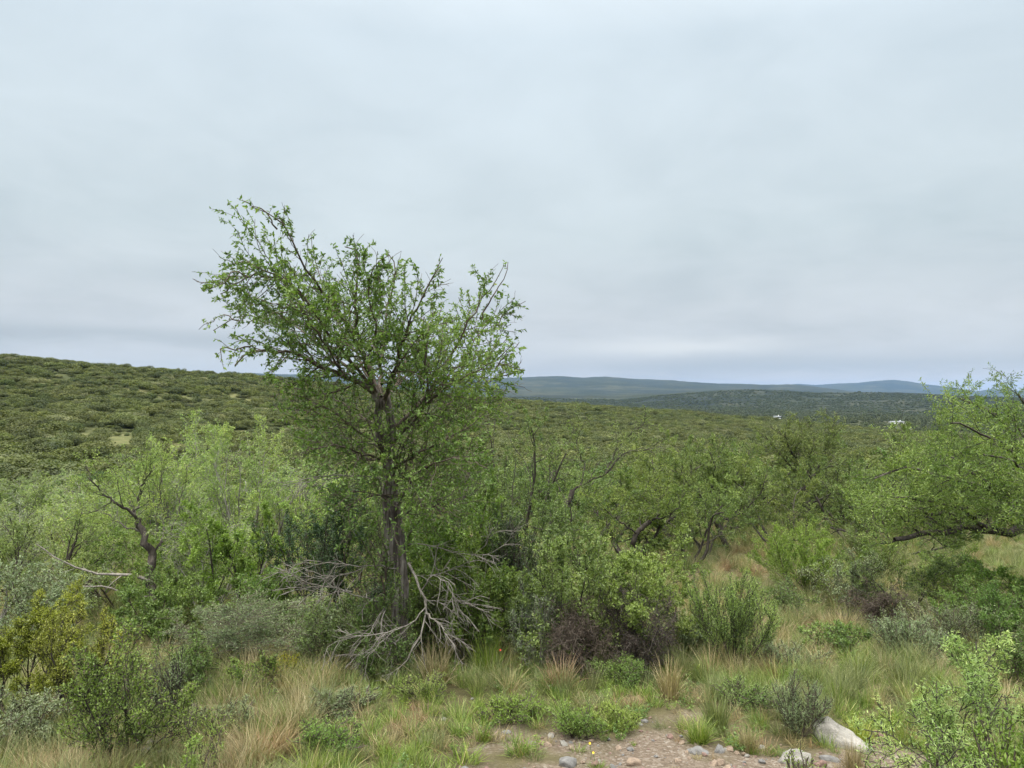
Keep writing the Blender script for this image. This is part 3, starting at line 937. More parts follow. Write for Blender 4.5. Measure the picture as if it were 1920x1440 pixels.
# -- centre mass right of the tall tree
plant('evergreen_shrub', 'dark green shrub crowding the right side of the tall tree trunk', 'shrub', 850, 9.6, 190, 905, 'bush', 'elm_low', 'brown', 41, 24650, 0.042)
plant('evergreen_shrub', 'deep green glossy shrub low right of the dead hanging branches', 'shrub', 890, 8.4, 210, 1020, 'bush', 'elm_low', 'brown', 42, 20300, 0.038)
plant('evergreen_shrub', 'shaded dark shrub between the tall tree and the front lime bush', 'shrub', 965, 11.0, 170, 890, 'bush', 'acacia_dark', 'black', 43, 17400, 0.038, rscale=1.4)
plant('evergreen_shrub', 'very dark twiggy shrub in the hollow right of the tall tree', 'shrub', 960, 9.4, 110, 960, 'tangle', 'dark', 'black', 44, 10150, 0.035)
plant('lime_bush', 'lime green bush top left above the dead brown tangle', 'shrub', 1045, 8.1, 250, 985, 'bush', 'bright', 'black', 45, 26000, 0.031)
plant('lime_bush', 'wide lime green bush right above the dead brown tangle', 'shrub', 1185, 8.3, 270, 1005, 'bush', 'bright', 'black', 46, 30000, 0.032)
plant('dead_tangle', 'column of dead grey brown twigs hanging to the ground, left of its pair', 'shrub', 1082, 7.6, 120, 1125, 'tangle', 'deadleaf', 'brown', 47, 12000, 0.018)
plant('dead_tangle', 'dead dark twig arch, right of the grey brown column', 'shrub', 1200, 7.7, 150, 1100, 'tangle', 'deadleaf', 'black', 48, 9000, 0.018)
plant('grey_shrub', 'grey green wispy shrub left of the dead twig column', 'shrub', 1010, 8.0, 110, 1085, 'bush', 'grey', 'grey', 49, 8700, 0.024)
plant('small_shrub', 'small green shrub low at the foot of the dead tangle', 'shrub', 1165, 7.3, 90, 1235, 'broom', 'green', 'brown', 50, 7250, 0.021)
# -- left of the tall tree
plant('dark_thorn_bush', 'very dark small-leaved bush left of the tall tree trunk', 'shrub', 600, 11.0, 200, 905, 'bush', 'dark', 'black', 51, 21750, 0.035)
plant('acacia_bush', 'yellow green rounded thorn bush left of the very dark bush', 'shrub', 465, 10.4, 200, 940, 'acacia', 'bright', 'black', 52, 23200, 0.040)
plant('willowy_tree', 'pale wispy tree with the tallest top left of the tall tree', 'tree', 345, 16.0, 210, 790, 'wispy', 'pale', 'grey', 54, 21750, 0.050, rscale=1.2)
plant('willowy_tree', 'pale wispy tree with bleached curling twigs nearest the tall tree crown', 'tree', 470, 15.0, 250, 790, 'wispy', 'pale', 'grey', 55, 21750, 0.050)
plant('willowy_tree', 'greyish wispy tree with a leaning dark trunk at the left edge', 'tree', 85, 12.0, 230, 915, 'wispy', 'pale', 'black', 56, 18850, 0.040, rscale=1.8, lean=(0.25, 0, 0))
plant('willowy_tree', 'wispy tree cut by the left edge above the olive shrub', 'tree', -10, 13.0, 220, 930, 'wispy', 'grey', 'grey', 57, 15950, 0.042)
plant('willowy_tree', 'yellow green wispy tree between the two leaning dark trunks', 'tree', 190, 15.5, 210, 905, 'wispy', 'pale', 'grey', 58, 18850, 0.047)
plant('leafy_shrub', 'deep green leafy shrub in shade above the bottom left bush', 'shrub', 300, 9.8, 220, 1075, 'bush', 'green', 'brown', 59, 21750, 0.035)
plant('leafy_shrub', 'green shrub behind the twisted forked trunk', 'shrub', 240, 13.5, 260, 985, 'bush', 'green', 'brown', 60, 20300, 0.042)
plant('leafy_shrub', 'green shrub low under the pale drooping tree, left of the yellow green bush', 'shrub', 390, 12.5, 200, 960, 'bush', 'green', 'brown', 61, 17400, 0.040)
plant('leafy_shrub', 'shaded green shrub filling below the leaning dark trunk', 'shrub', 60, 10.5, 240, 1040, 'bush', 'grey', 'brown', 62, 15950, 0.035)
plant('grey_shrub', 'grey green wiry shrub arching over dry grass, left of the dead branches', 'shrub', 445, 8.3, 250, 1110, 'wispy', 'grey', 'brown', 63, 21750, 0.024)
plant('grey_shrub', 'grey green brushy shrub directly left of the dead hanging branches', 'shrub', 590, 8.8, 200, 1130, 'bush', 'grey', 'brown', 64, 14500, 0.026)
plant('olive_shrub', 'mustard yellow green shrub with rounded tufts at the left edge', 'shrub', 55, 6.9, 250, 1120, 'olive', 'olive', 'black', 65, 34000, 0.020, rscale=1.1)
plant('olive_shrub', 'smaller mustard tinted shrub with a bent dark stem', 'shrub', 145, 6.5, 160, 1140, 'olive', 'olive', 'black', 66, 17000, 0.019, rscale=1.1)
plant('front_bush', 'shaggy green bush with brown dead patches nearest the bottom left corner', 'shrub', 240, 5.3, 215, 1165, 'bush', 'bright', 'black', 167, 13000, 0.020, None, extra=('deadleaf', 2, 0.9, 'dry_leaves'))
plant('grey_shrub', 'low grey green shrub under the mustard shrubs, cut by the left edge', 'shrub', 20, 5.9, 190, 1290, 'bush', 'grey', 'brown', 168, 9000, 0.022)
plant('small_shrub', 'low green shrub between the shaggy bush and the grey wiry shrub', 'shrub', 345, 7.2, 130, 1185, 'bush', 'green', 'brown', 169, 7000, 0.022)
plant('small_shrub', 'low shrub in the grass below the yellow tipped one', 'shrub', 640, 6.4, 120, 1290, 'broom', 'grey', 'brown', 170, 6000, 0.018)
plant('leafy_shrub', 'low leafy green shrub in the grass below the overhanging limb', 'shrub', 1780, 9.5, 150, 1125, 'broom', 'grey', 'brown', 171, 8000, 0.026)
plant('leafy_shrub', 'reddish green scrub between the lime green shrub and the limb tip', 'shrub', 1590, 12.5, 130, 1030, 'bush', 'grey', 'brown', 172, 7000, 0.030)
plant('thorn_tree', 'thorn tree with spreading crown behind the lime green shrub', 'tree', 1460, 20, 220, 858, 'acacia', 'acacia', 'black', 173, 15000, 0.055)
plant('thorn_tree', 'thorn tree right of the black upright trunk, crown touching it', 'tree', 1600, 22, 220, 835, 'acacia', 'acacia', 'black', 174, 15000, 0.055)
plant('thorn_tree', 'light thorn tree between crooked and leaning thorn trees, in front', 'tree', 1290, 17, 200, 890, 'acacia', 'acacia', 'black', 175, 13000, 0.048)
plant('small_shrub', 'little bare-stemmed shrub standing right of the shaggy green bush', 'shrub', 322, 6.2, 60, 1215, 'broom', 'grey', 'black', 68, 1740, 0.021, dens=0.6)
plant('small_shrub', 'small yellow tipped shrub in the grass left of the tall tree foot', 'shrub', 540, 7.6, 75, 1232, 'broom', 'olive', 'brown', 69, 6525, 0.020)
plant('small_shrub', 'small dark green shrub at the tip of the dead hanging branches', 'shrub', 700, 7.6, 60, 1215, 'broom', 'green', 'brown', 70, 5075, 0.022)
plant('leafy_shrub', 'green shrub behind the trunk of the tall tree, low left', 'shrub', 690, 13.0, 190, 880, 'bush', 'green', 'brown', 91, 15000, 0.036)
plant('leafy_shrub', 'green shrub directly behind the trunk of the tall tree', 'shrub', 765, 11.0, 180, 900, 'bush', 'acacia_dark', 'black', 92, 15000, 0.034)
plant('thorn_tree', 'thorn tree behind the tall tree trunk, left of the thin bare one', 'tree', 860, 16.0, 260, 820, 'acacia', 'acacia_dark', 'black', 93, 15000, 0.05)
plant('leafy_shrub', 'light green bush between the tall tree and the wispy trees', 'shrub', 590, 15.0, 240, 850, 'bush', 'pale', 'brown', 94, 15000, 0.040)
plant('thorn_tree', 'thorn tree behind the lime green bushes at centre', 'tree', 1080, 14.5, 240, 905, 'acacia', 'acacia_dark', 'black', 95, 14000, 0.046)
plant('lime_bush', 'narrow lime green bush in the gap between the lime bushes', 'shrub', 1120, 9.2, 150, 1000, 'bush', 'bright', 'black', 96, 11000, 0.03)
plant('leafy_shrub', 'shaded green shrub behind the grey green shrubs, left of the dead limbs', 'shrub', 520, 9.8, 200, 1060, 'bush', 'green', 'brown', 97, 13000, 0.03)
plant('leafy_shrub', 'dark shrub at the foot of the tall tree, behind the hanging limb', 'shrub', 700, 9.0, 200, 1090, 'bush', 'dark', 'brown', 98, 12000, 0.028)
plant('wispy_shrub', 'light green drooping shrub left of the very dark bush', 'shrub', 395, 11.5, 170, 930, 'wispy', 'pale', 'grey', 99, 12000, 0.034)
plant('leafy_shrub', 'fresh green sprig growing at the trunk foot behind the hanging dead limb', 'shrub', 722, 7.75, 120, 1078, 'bush', 'green', 'brown', 191, 9000, 0.024)
plant('evergreen_shrub', 'dark green shrub hiding the right foot of the tall tree', 'shrub', 800, 8.5, 130, 1070, 'bush', 'elm_low', 'brown', 192, 11000, 0.026)
plant('leafy_shrub', 'dull green shrub under the left fan of dead twigs', 'shrub', 640, 8.3, 170, 1125, 'bush', 'acacia_dark', 'brown', 193, 11000, 0.024)
for q_, (lab_, px_, d_, w_, top_, kd_, lf_, nl_) in enumerate((
        ('low green shrub in the right hand grass below the black upright trunk', 1470, 11.5, 120, 1085, 'bush', 'acacia_dark', 6000),
        ('brownish twiggy shrub in the right hand grass beside the thorny one', 1640, 11.0, 120, 1095, 'tangle', 'deadleaf', 4000),
        ('green herby shrub between the fresh green bush and the long white rock', 1470, 8.0, 120, 1200, 'broom', 'grey', 6000),
        ('small green bush in the grass right of the fresh green bush', 1560, 8.8, 110, 1165, 'bush', 'green', 6000),
        ('grey green shrub in the grass above the feathery sapling', 1690, 8.6, 130, 1150, 'broom', 'grey', 7000),
        ('broad dull green shrub at the right edge behind the feathery sapling', 1900, 7.6, 170, 1130, 'bush', 'green', 11000),
        ('low green shrub hidden in grass between thorny shrub and right edge', 1810, 11.0, 150, 1085, 'bush', 'acacia_dark', 8000),
        ('small grey shrub in grass left of the fresh green bush', 1300, 8.8, 90, 1150, 'bush', 'grey', 5000),
        ('small green shrub left of the yellow tipped shrub', 470, 7.0, 110, 1230, 'bush', 'green', 6000),
        ('little grey green shrub in straw coloured grass, bottom left', 430, 5.9, 110, 1310, 'broom', 'grey', 5000),
        ('green weed clump beside the tip of the hanging dead limb', 790, 6.9, 90, 1265, 'broom', 'bright', 4000),
        ('green weed clump in the turf, centre left', 620, 5.4, 110, 1355, 'broom', 'green', 4500),
        ('green weed clump in the turf below the red flower', 960, 6.2, 110, 1305, 'broom', 'bright', 4500),
        ('green weed clump left of the feathery blue green herb', 1400, 6.6, 100, 1275, 'broom', 'green', 4500))):
    plant('low_shrub' if d_ > 7 else 'weed_clump', lab_, 'shrub' if d_ > 7 else 'plant', px_, d_, w_, top_, kd_, lf_, 'brown', 400 + q_, nl_, 0.030 if d_ > 8 else 0.020)
# -- front herbs and tufts
plant('blue_green_herb', 'blue green feathery herb behind the long white rock', 'plant', 1495, 6.0, 95, 1265, 'broom', 'grey', 'brown', 71, 9425, 0.019, asp=0.16)
plant('yellow_herb', 'leafy herb with tiny yellow flowers left of its twin on the verge', 'plant', 1080, 5.75, 95, 1320, 'broom', 'green', 'brown', 72, 6525, 0.018, dens=0.7)
plant('yellow_herb', 'leafy green herb patch below the dead tangle, right of its twin', 'plant', 1150, 5.95, 90, 1318, 'broom', 'bright', 'brown', 73, 6525, 0.018, dens=0.7)
plant('sapling', 'yellow green spindly sapling in dry grass near the bottom left', 'plant', 385, 4.9, 70, 1325, 'sparse', 'bright', 'brown', 74, 900, 0.020, dens=0.7)
plant('sapling', 'yellow green sapling cut by the bottom edge beside the pale boulder', 'plant', 315, 4.55, 90, 1395, 'sparse', 'bright', 'brown', 75, 1885, 0.026, dens=0.7)
plant('sapling', 'small green sprout between stones by the long white rock', 'plant', 1500, 4.6, 80, 1395, 'broom', 'bright', 'brown', 76, 900, 0.016, dens=0.5)
# -- bottom right thorn sapling, close to the camera
plant('thorn_sapling', 'feathery young thorn bush in the bottom right corner', 'shrub', 1815, 3.9, 430, 1215, 'acacia', 'pale', 'black', 81, 24000, 0.018, None, rscale=0.6, dens=0.95, asp=0.26, clump=0.25)
plant('leafy_sapling', 'broad leafed green shoots low in the bottom right corner', 'shrub', 1880, 3.6, 230, 1350, 'broom', 'green', 'brown', 82, 6500, 0.024, None, dens=0.7, asp=0.45, clump=0.25)

# -- the row of thorn trees further down the slope: copies of four kinds
protos = []
for k, (kd, lf, bk, nl) in enumerate((('acacia', 'acacia', 'black', 9000), ('acacia', 'acacia_dark', 'black', 9000), ('bush', 'green', 'brown', 9000), ('wispy', 'pale', 'grey', 8000))):
    protos.append((kd, lf, bk, nl))
words = ['light green thorn tree', 'darker thorn tree', 'green leafy shrub', 'pale wispy shrub']
rgf = np.random.default_rng(5)
made = {}
d = 27.0
spots = []
while d < 60:
    nn = int(1.45 * d / 3.1)
    for i in range(nn):
        a = -0.64 + 1.28 * (i + rgf.random()) / nn
        dd = d + rgf.uniform(-1.5, 1.5)
        spots.append((math.tan(a) * dd, dd))
    d += 4.2
for (x, y) in spots:
    px = float(PX(x, y))
    if rgf.random() < 0.06 or (1420 < px < 1600 and y < 30):
        continue
    k = int(rgf.choice([0, 0, 1, 1, 2])) if px > 700 else int(rgf.choice([0, 2, 3, 3]))
    hgt_ = rgf.uniform(2.0, 3.2) if px > 700 else rgf.uniform(1.8, 2.9)
    capz = float(np.interp(px, [0, 300, 450, 700, 960, 1200, 1400, 1750, 1920], [885, 850, 850, 850, 862, 858, 828, 800, 760]))
    z = float(G(x, y))
    hgt_ = min(hgt_, W(px, capz + 8, y)[2] - z)
    if hgt_ < 1.1:
        continue
    w_ = hgt_ * rgf.uniform(1.2, 1.6)
    hw = ('by the left edge', 'behind the wispy trees', 'right of the pale wispy top', 'left of the tall tree trunk', 'behind the tall tree trunk',
          'right of the tall tree', 'behind the bare thorn tree', 'behind the crooked thorn tree', 'behind the leaning thorn tree', 'left of the black upright trunk',
          'right of the black upright trunk', 'left of the overhanging limb', 'behind the overhanging thorn tree')[int(np.searchsorted([100, 260, 420, 600, 820, 960, 1110, 1250, 1400, 1500, 1620, 1740], px))]
    lab = '%s%s %s, %s' % ('tall ' if hgt_ > 2.7 else ('low ' if hgt_ < 2.1 else ''), words[k], 'nearer on the lower slope' if y < 37 else ('on the lower slope' if y < 48 else 'far down the lower slope'), hw)
    if px < -60 or px > 1980:
        continue
    if k not in made:
        kd, lf, bk, nl = protos[k]
        o = plant(('thorn_tree', 'thorn_tree', 'valley_shrub', 'valley_shrub')[k], lab, ('tree', 'tree', 'shrub', 'shrub')[k], px, y, 1, 0, kd, lf, bk, 300 + k, nl, 0.075 / 2.6, 'trees and shrubs further down the slope',
                  tall=1.0, depth=1.35, rmin=0.0016) if False else None
        rng_, bt_ = grow_plant(SPEC[kd], 300 + k, 1.0, 1.0)
        o = empty(('thorn_tree', 'thorn_tree', 'valley_shrub', 'valley_shrub')[k], (x, y, z), lab, ('tree', 'tree', 'shrub', 'shrub')[k], 'trees and shrubs further down the slope')
        V_, F_ = tubes([(P, np.maximum(R, 0.002)) for P, R in bt_], [6, 4, 3, 3, 3][:len(bt_)])
        obj('stems', mesh_np('row_stems', V_, F_, BK[bk], True), o)
        s = SPEC[kd]
        ntw = sum(len(bt_[q_][0]) for q_ in s['lev'])
        V4 = leaves(rng_, [bt_[q_] for q_ in s['lev']], max(1, round(nl / ntw)), 0.030, s['leaf'][2] * 1.1, s['leaf'][3], s['leaf'][4], s['leaf'][5], jit=0.005)
        obj('foliage', leaf_mesh('row_foliage', V4, M[lf], rng_, 0.2), o)
        made[k] = o
    else:
        o = copy_tree(made[k])
        o['label'] = lab
    o.location = (x, y, z - 0.05)
    o.rotation_euler = (0, 0, rgf.uniform(0, 6.28))
    o.scale = (w_, w_, hgt_)

# ------------------------------------------------------------------ the tall leaning tree
def path(pts, n, d0):
    """polyline given as (photo column, row, metres nearer/further than d0) -> n world points, rounded"""
    A = np.array([W(p[0], p[1], d0 + p[2]) for p in pts])
    t = np.concatenate([[0], np.cumsum(np.linalg.norm(np.diff(A, axis=0), axis=1))])
    q = np.linspace(0, t[-1], n)
    B = np.stack([pchip(t, A[:, i], q) for i in range(3)], 1)
    return B


def limbs(rng, lst, n, d0, wob=0.012):
    P, R = [], []
    for r0, r1_, pts in lst:
        B = path(pts, n, d0)
        B[1:] += rng.normal(0, wob, (n - 1, 3))
        P.append(B)
        R.append((r0 + (r1_ - r0) * np.linspace(0, 1, n) ** 0.8))
    return np.array(P), np.array(R)


rng = np.random.default_rng(42)
D0 = 8.0
TB = W(745, 1252, D0)
zb = float(G(TB[0], TB[1]))
hero = empty('leaning_tree', (TB[0], TB[1], zb), 'tall leaning tree with a split grey trunk and airy crown against the sky', 'tree')
HO = np.array((TB[0], TB[1], zb))
trunk = [(0.076, 0.052, [(740, 1262, 0), (748, 1180, 0), (752, 1100, 0), (750, 1040, 0), (744, 990, 0), (736, 940, 0.02), (730, 895, 0.04), (728, 850, 0.05), (722, 820, 0.05)]),
         (0.048, 0.042, [(733, 1050, -0.06), (728, 990, -0.07), (724, 930, -0.04), (728, 880, 0.0), (732, 840, 0.02), (734, 800, 0.02), (728, 770, 0.02), (722, 745, 0.02)]),
         (0.048, 0.036, [(726, 850, 0.05), (712, 810, 0.06), (708, 780, 0.05), (712, 755, 0.03), (704, 738, 0.0), (692, 722, -0.04)])]
PT, RT = limbs(rng, trunk, 30, D0, 0.004)
RT[0] *= 1 + 0.6 * np.exp(-np.linspace(0, 1, 30) * 9)
V_, F_ = tubes([(PT - HO, RT)], [18])
trunk_o = obj('trunk', mesh_np('hero_trunk', V_, F_, BK['elm'], True), hero)
tag(trunk_o, 'weathered grey trunk with peeling vertical fissures')
L = [
    (0.050, 0.010, [(700, 735, 0), (680, 722, -.1), (640, 706, -.3), (600, 690, -.5), (560, 668, -.6), (520, 655, -.7), (470, 655, -.9), (430, 668, -1.0), (418, 682, -1.0)]),
    (0.045, 0.006, [(712, 745, 0), (690, 690, .1), (660, 630, .1), (622, 575, 0), (580, 520, -.2), (548, 470, -.4), (518, 415, -.5), (492, 391, -.6), (455, 376, -.7)]),
    (0.035, 0.006, [(695, 728, 0), (640, 660, -.4), (590, 600, -.7), (555, 550, -.9), (520, 515, -1.1), (480, 500, -1.2), (440, 478, -1.3), (416, 486, -1.3)]),
    (0.030, 0.006, [(660, 700, 0), (600, 650, .4), (540, 610, .6), (490, 592, .7), (440, 588, .8), (400, 600, .8), (374, 616, .8)]),
    (0.028, 0.006, [(560, 560, -.5), (520, 520, -.7), (470, 508, -.9), (440, 515, -1.0), (410, 535, -1.0), (386, 545, -1.0)]),
    (0.040, 0.008, [(705, 735, 0), (680, 670, -.3), (668, 600, -.5), (664, 540, -.6), (665, 490, -.6), (662, 458, -.6), (640, 452, -.6)]),
    (0.045, 0.008, [(715, 745, 0), (716, 680, .5), (722, 610, .8), (735, 540, 1.0), (745, 490, 1.1), (728, 462, 1.1)]),
    (0.040, 0.007, [(720, 750, 0), (740, 690, -.3), (760, 630, -.6), (782, 575, -.8), (806, 535, -.9), (830, 492, -1.0)]),
    (0.040, 0.007, [(720, 760, 0), (758, 690, .6), (790, 630, 1.0), (820, 600, 1.2), (836, 572, 1.3), (838, 560, 1.3)]),
    (0.034, 0.010, [(735, 835, 0), (770, 800, -.2), (795, 765, -.3), (805, 715, -.35), (806, 660, -.35), (798, 620, -.4), (800, 590, -.4)]),
    (0.036, 0.005, [(745, 800, 0), (790, 755, .1), (830, 705, .1), (862, 650, .1), (885, 605, 0), (912, 556, 0), (938, 522, 0), (952, 492, 0)]),
    (0.028, 0.005, [(790, 755, .1), (840, 715, .4), (880, 668, .6), (905, 625, .7), (930, 595, .8), (960, 575, .8), (988, 565, .8)]),
    (0.030, 0.005, [(770, 790, .1), (820, 745, -.3), (870, 710, -.5), (910, 690, -.7), (945, 668, -.8), (975, 642, -.8)]),
    (0.030, 0.005, [(765, 810, .1), (820, 775, .2), (880, 740, .4), (930, 715, .5), (965, 700, .5), (995, 696, .5)]),
    (0.030, 0.006, [(712, 740, 0), (650, 640, .9), (610, 570, 1.2), (590, 510, 1.4), (575, 460, 1.5), (570, 430, 1.5)]),
    (0.028, 0.006, [(716, 700, 0), (700, 600, -.9), (690, 540, -1.1), (700, 490, -1.2), (735, 470, -1.3)]),
    (0.028, 0.006, [(716, 720, 0), (770, 700, 1.1), (820, 670, 1.4), (850, 630, 1.5), (860, 600, 1.5)]),
    (0.024, 0.006, [(640, 706, -.3), (600, 640, -.9), (570, 600, -1.1), (530, 570, -1.2), (480, 560, -1.3), (450, 550, -1.3)]),
    (0.026, 0.006, [(730, 850, 0), (680, 815, -.4), (640, 790, -.6), (600, 765, -.7), (560, 745, -.8), (520, 735, -.8)]),
    (0.026, 0.006, [(738, 880, 0), (790, 850, -.4), (840, 825, -.6), (890, 800, -.7), (925, 770, -.7)]),
    (0.024, 0.006, [(745, 930, 0), (800, 905, .3), (850, 890, .4), (900, 870, .5), (940, 850, .5)]),
    (0.024, 0.006, [(742, 905, 0), (800, 880, -.5), (850, 860, -.9), (890, 860, -1.1), (925, 880, -1.2)]),
    (0.024, 0.006, [(740, 860, 0), (790, 820, .6), (850, 790, .9), (910, 780, 1.1), (950, 790, 1.2)]),
    (0.024, 0.006, [(728, 860, 0), (670, 850, -.5), (620, 835, -.8), (575, 840, -.9), (530, 860, -.9)]),
    (0.024, 0.006, [(722, 810, 0), (660, 770, .5), (600, 740, .8), (540, 730, .9), (490, 745, .9)]),
    (0.022, 0.006, [(748, 970, 0), (790, 950, -.4), (830, 950, -.6), (865, 970, -.7)]),
    (0.022, 0.006, [(735, 930, 0), (700, 930, -.5), (660, 940, -.7), (620, 960, -.8)]),
    (0.022, 0.005, [(730, 870, 0), (690, 860, .3), (640, 840, .5), (590, 830, .6), (545, 800, .6)]),
]
L = [(a_, b_, [(705 + (x - 705) * (0.92 if x < 705 else 0.955), y if y > 700 else 720 + (y - 720) * 0.965, dz) for x, y, dz in pts_]) for a_, b_, pts_ in L]
PL, RL = limbs(rng, L, 16, D0, 0.010)
PL = PL - HO
RL = RL * 0.62
# long bare whips that overtop the crown
WH = [(0.010, 0.003, [(905, 600, 0), (925, 555, -.05), (942, 525, 0), (952, 494, 0)]),
      (0.009, 0.003, [(925, 620, .8), (940, 595, .8), (962, 575, .8), (988, 566, .8)]),
      (0.009, 0.003, [(520, 430, -.5), (500, 398, -.55), (478, 384, -.6), (453, 375, -.6)]),
      (0.008, 0.003, [(470, 520, -1), (440, 512, -1.05), (412, 535, -1.1), (385, 545, -1.1)]),
      (0.008, 0.003, [(450, 602, .8), (420, 592, .8), (395, 604, .85), (373, 615, .9)]),
      (0.008, 0.003, [(470, 650, -.9), (440, 655, -1), (415, 650, -1.05), (412, 682, -1.1)]),
      (0.007, 0.003, [(560, 640, .3), (520, 690, .2), (500, 700, .2), (488, 715, .2)]),
      (0.008, 0.003, [(790, 560, -.6), (812, 520, -.8), (818, 500, -.85), (832, 486, -.9)]),
      (0.008, 0.003, [(930, 690, -.6), (950, 665, -.7), (965, 650, -.8), (975, 638, -.8)])]
PWH, RWH = limbs(rng, WH, 9, D0, 0.012)
PWH = PWH - HO
PWT, RWT = grow(rng, PWH, RWH, 6, 0.1, 0.9, (0.5, 1.0), 0, 4, 0.12, (0, 0, -0.02), 0.6, 0.3, 0.4, absl=0.14)
P2, R2 = grow(rng, PL, RL, 20, 0.14, 0.86, (0.35, 1.05), 0, 8, 0.14, (0, 0, 0.015), 0.5, 0.80, 0.3, absl=0.86)
P3, R3 = grow(rng, P2, R2, 7, 0.12, 1.0, (0.4, 1.1), 0.42, 6, 0.14, (0, 0, -0.02), 0.6, 0.3, 0.4)
V_, F_ = tubes([(PL, RL), (P2, np.maximum(R2, .0028)), (P3, np.maximum(R3 * .8, .0018))], [7, 4, 3])
V2_, F2_ = tubes([(PWH, RWH), (PWT, np.maximum(RWT, .0022))], [4, 3])
F_ = np.concatenate([F_, F2_ + len(V_)])
V_ = np.concatenate([V_, V2_])
obj('limbs', mesh_np('hero_limbs', V_, F_, BK['brown'], True), hero)
low = P3[:, 0, 2] + zb < W(700, 750, D0)[2]
big_ = rng.random(len(P3))
P3h, R3h = thin(P3[~low], R3[~low], rng)
V4 = leaves(rng, [thin(P2, R2, rng, 70)], 11, 0.040, 0.46, 0.15, 0.75, 0.5, droop=0.2)
V4b = leaves(rng, [(P3h, R3h)], 17, 0.039, 0.46, 0.1, 0.75, 0.5, droop=0.2)
V4e = leaves(rng, [(PL, RL)], 12, 0.042, 0.46, 0.72, 0.7, 0.4, droop=0.3)
obj('crown', leaf_mesh('hero_crown', np.concatenate([V4, V4b, V4e, leaves(rng, [(PWT, RWT)], 7, 0.044, 0.46, 0.1, 0.7, 0.4, droop=0.3)]), M['elm'], rng, 0.4), hero)
V4c = leaves(rng, [thin(P3[low], R3[low], rng)], 16, 0.036, 0.42, 0.1, 0.75, 0.5, droop=0.1)
tag(obj('lower_foliage', leaf_mesh('hero_low', V4c, M['elm_low'], rng, 0.4), hero), 'denser, bluer green foliage on the low limbs')
# suckers and foliage hugging the trunk from 880 to 760 and down its right side
sk = [(0.012, 0.004, [(730 + dx, 900 + dy, dz), (735 + dx * 2, 860 + dy, dz * 1.5), (738 + dx * 4, 815 + dy, dz * 2), (735 + dx * 6, 780 + dy, dz * 2.2)])
      for dx, dy, dz in ((-6, 190, -.2), (-10, 230, -.25), (4, 0, -.15), (-4, 10, -.12), (8, 30, -.2), (12, 60, -.1), (-8, -20, -.1), (10, -20, -.2), (14, 90, .2), (16, 140, .1), (-10, 60, .2))]
PS, RS = limbs(rng, sk, 8, D0, 0.012)
PS = PS - HO
PS2, RS2 = grow(rng, PS, RS, 9, 0.1, 1, (0.4, 1.2), 0, 5, 0.15, (0, 0, -0.02), 0.6, 0.3, 0.4, absl=0.36)
V_, F_ = tubes([(PS, RS), (PS2, np.maximum(RS2, .002))], [4, 3])
obj('suckers', mesh_np('hero_suckers', V_, F_, BK['brown'], True), hero)
V4 = leaves(rng, [(PS, RS), (PS2, RS2)], 16, 0.038, 0.42, 0.1, 0.8, 0.5)
obj('sucker_foliage', leaf_mesh('hero_sucker_leaves', V4, M['elm'], rng, 0.3), hero)
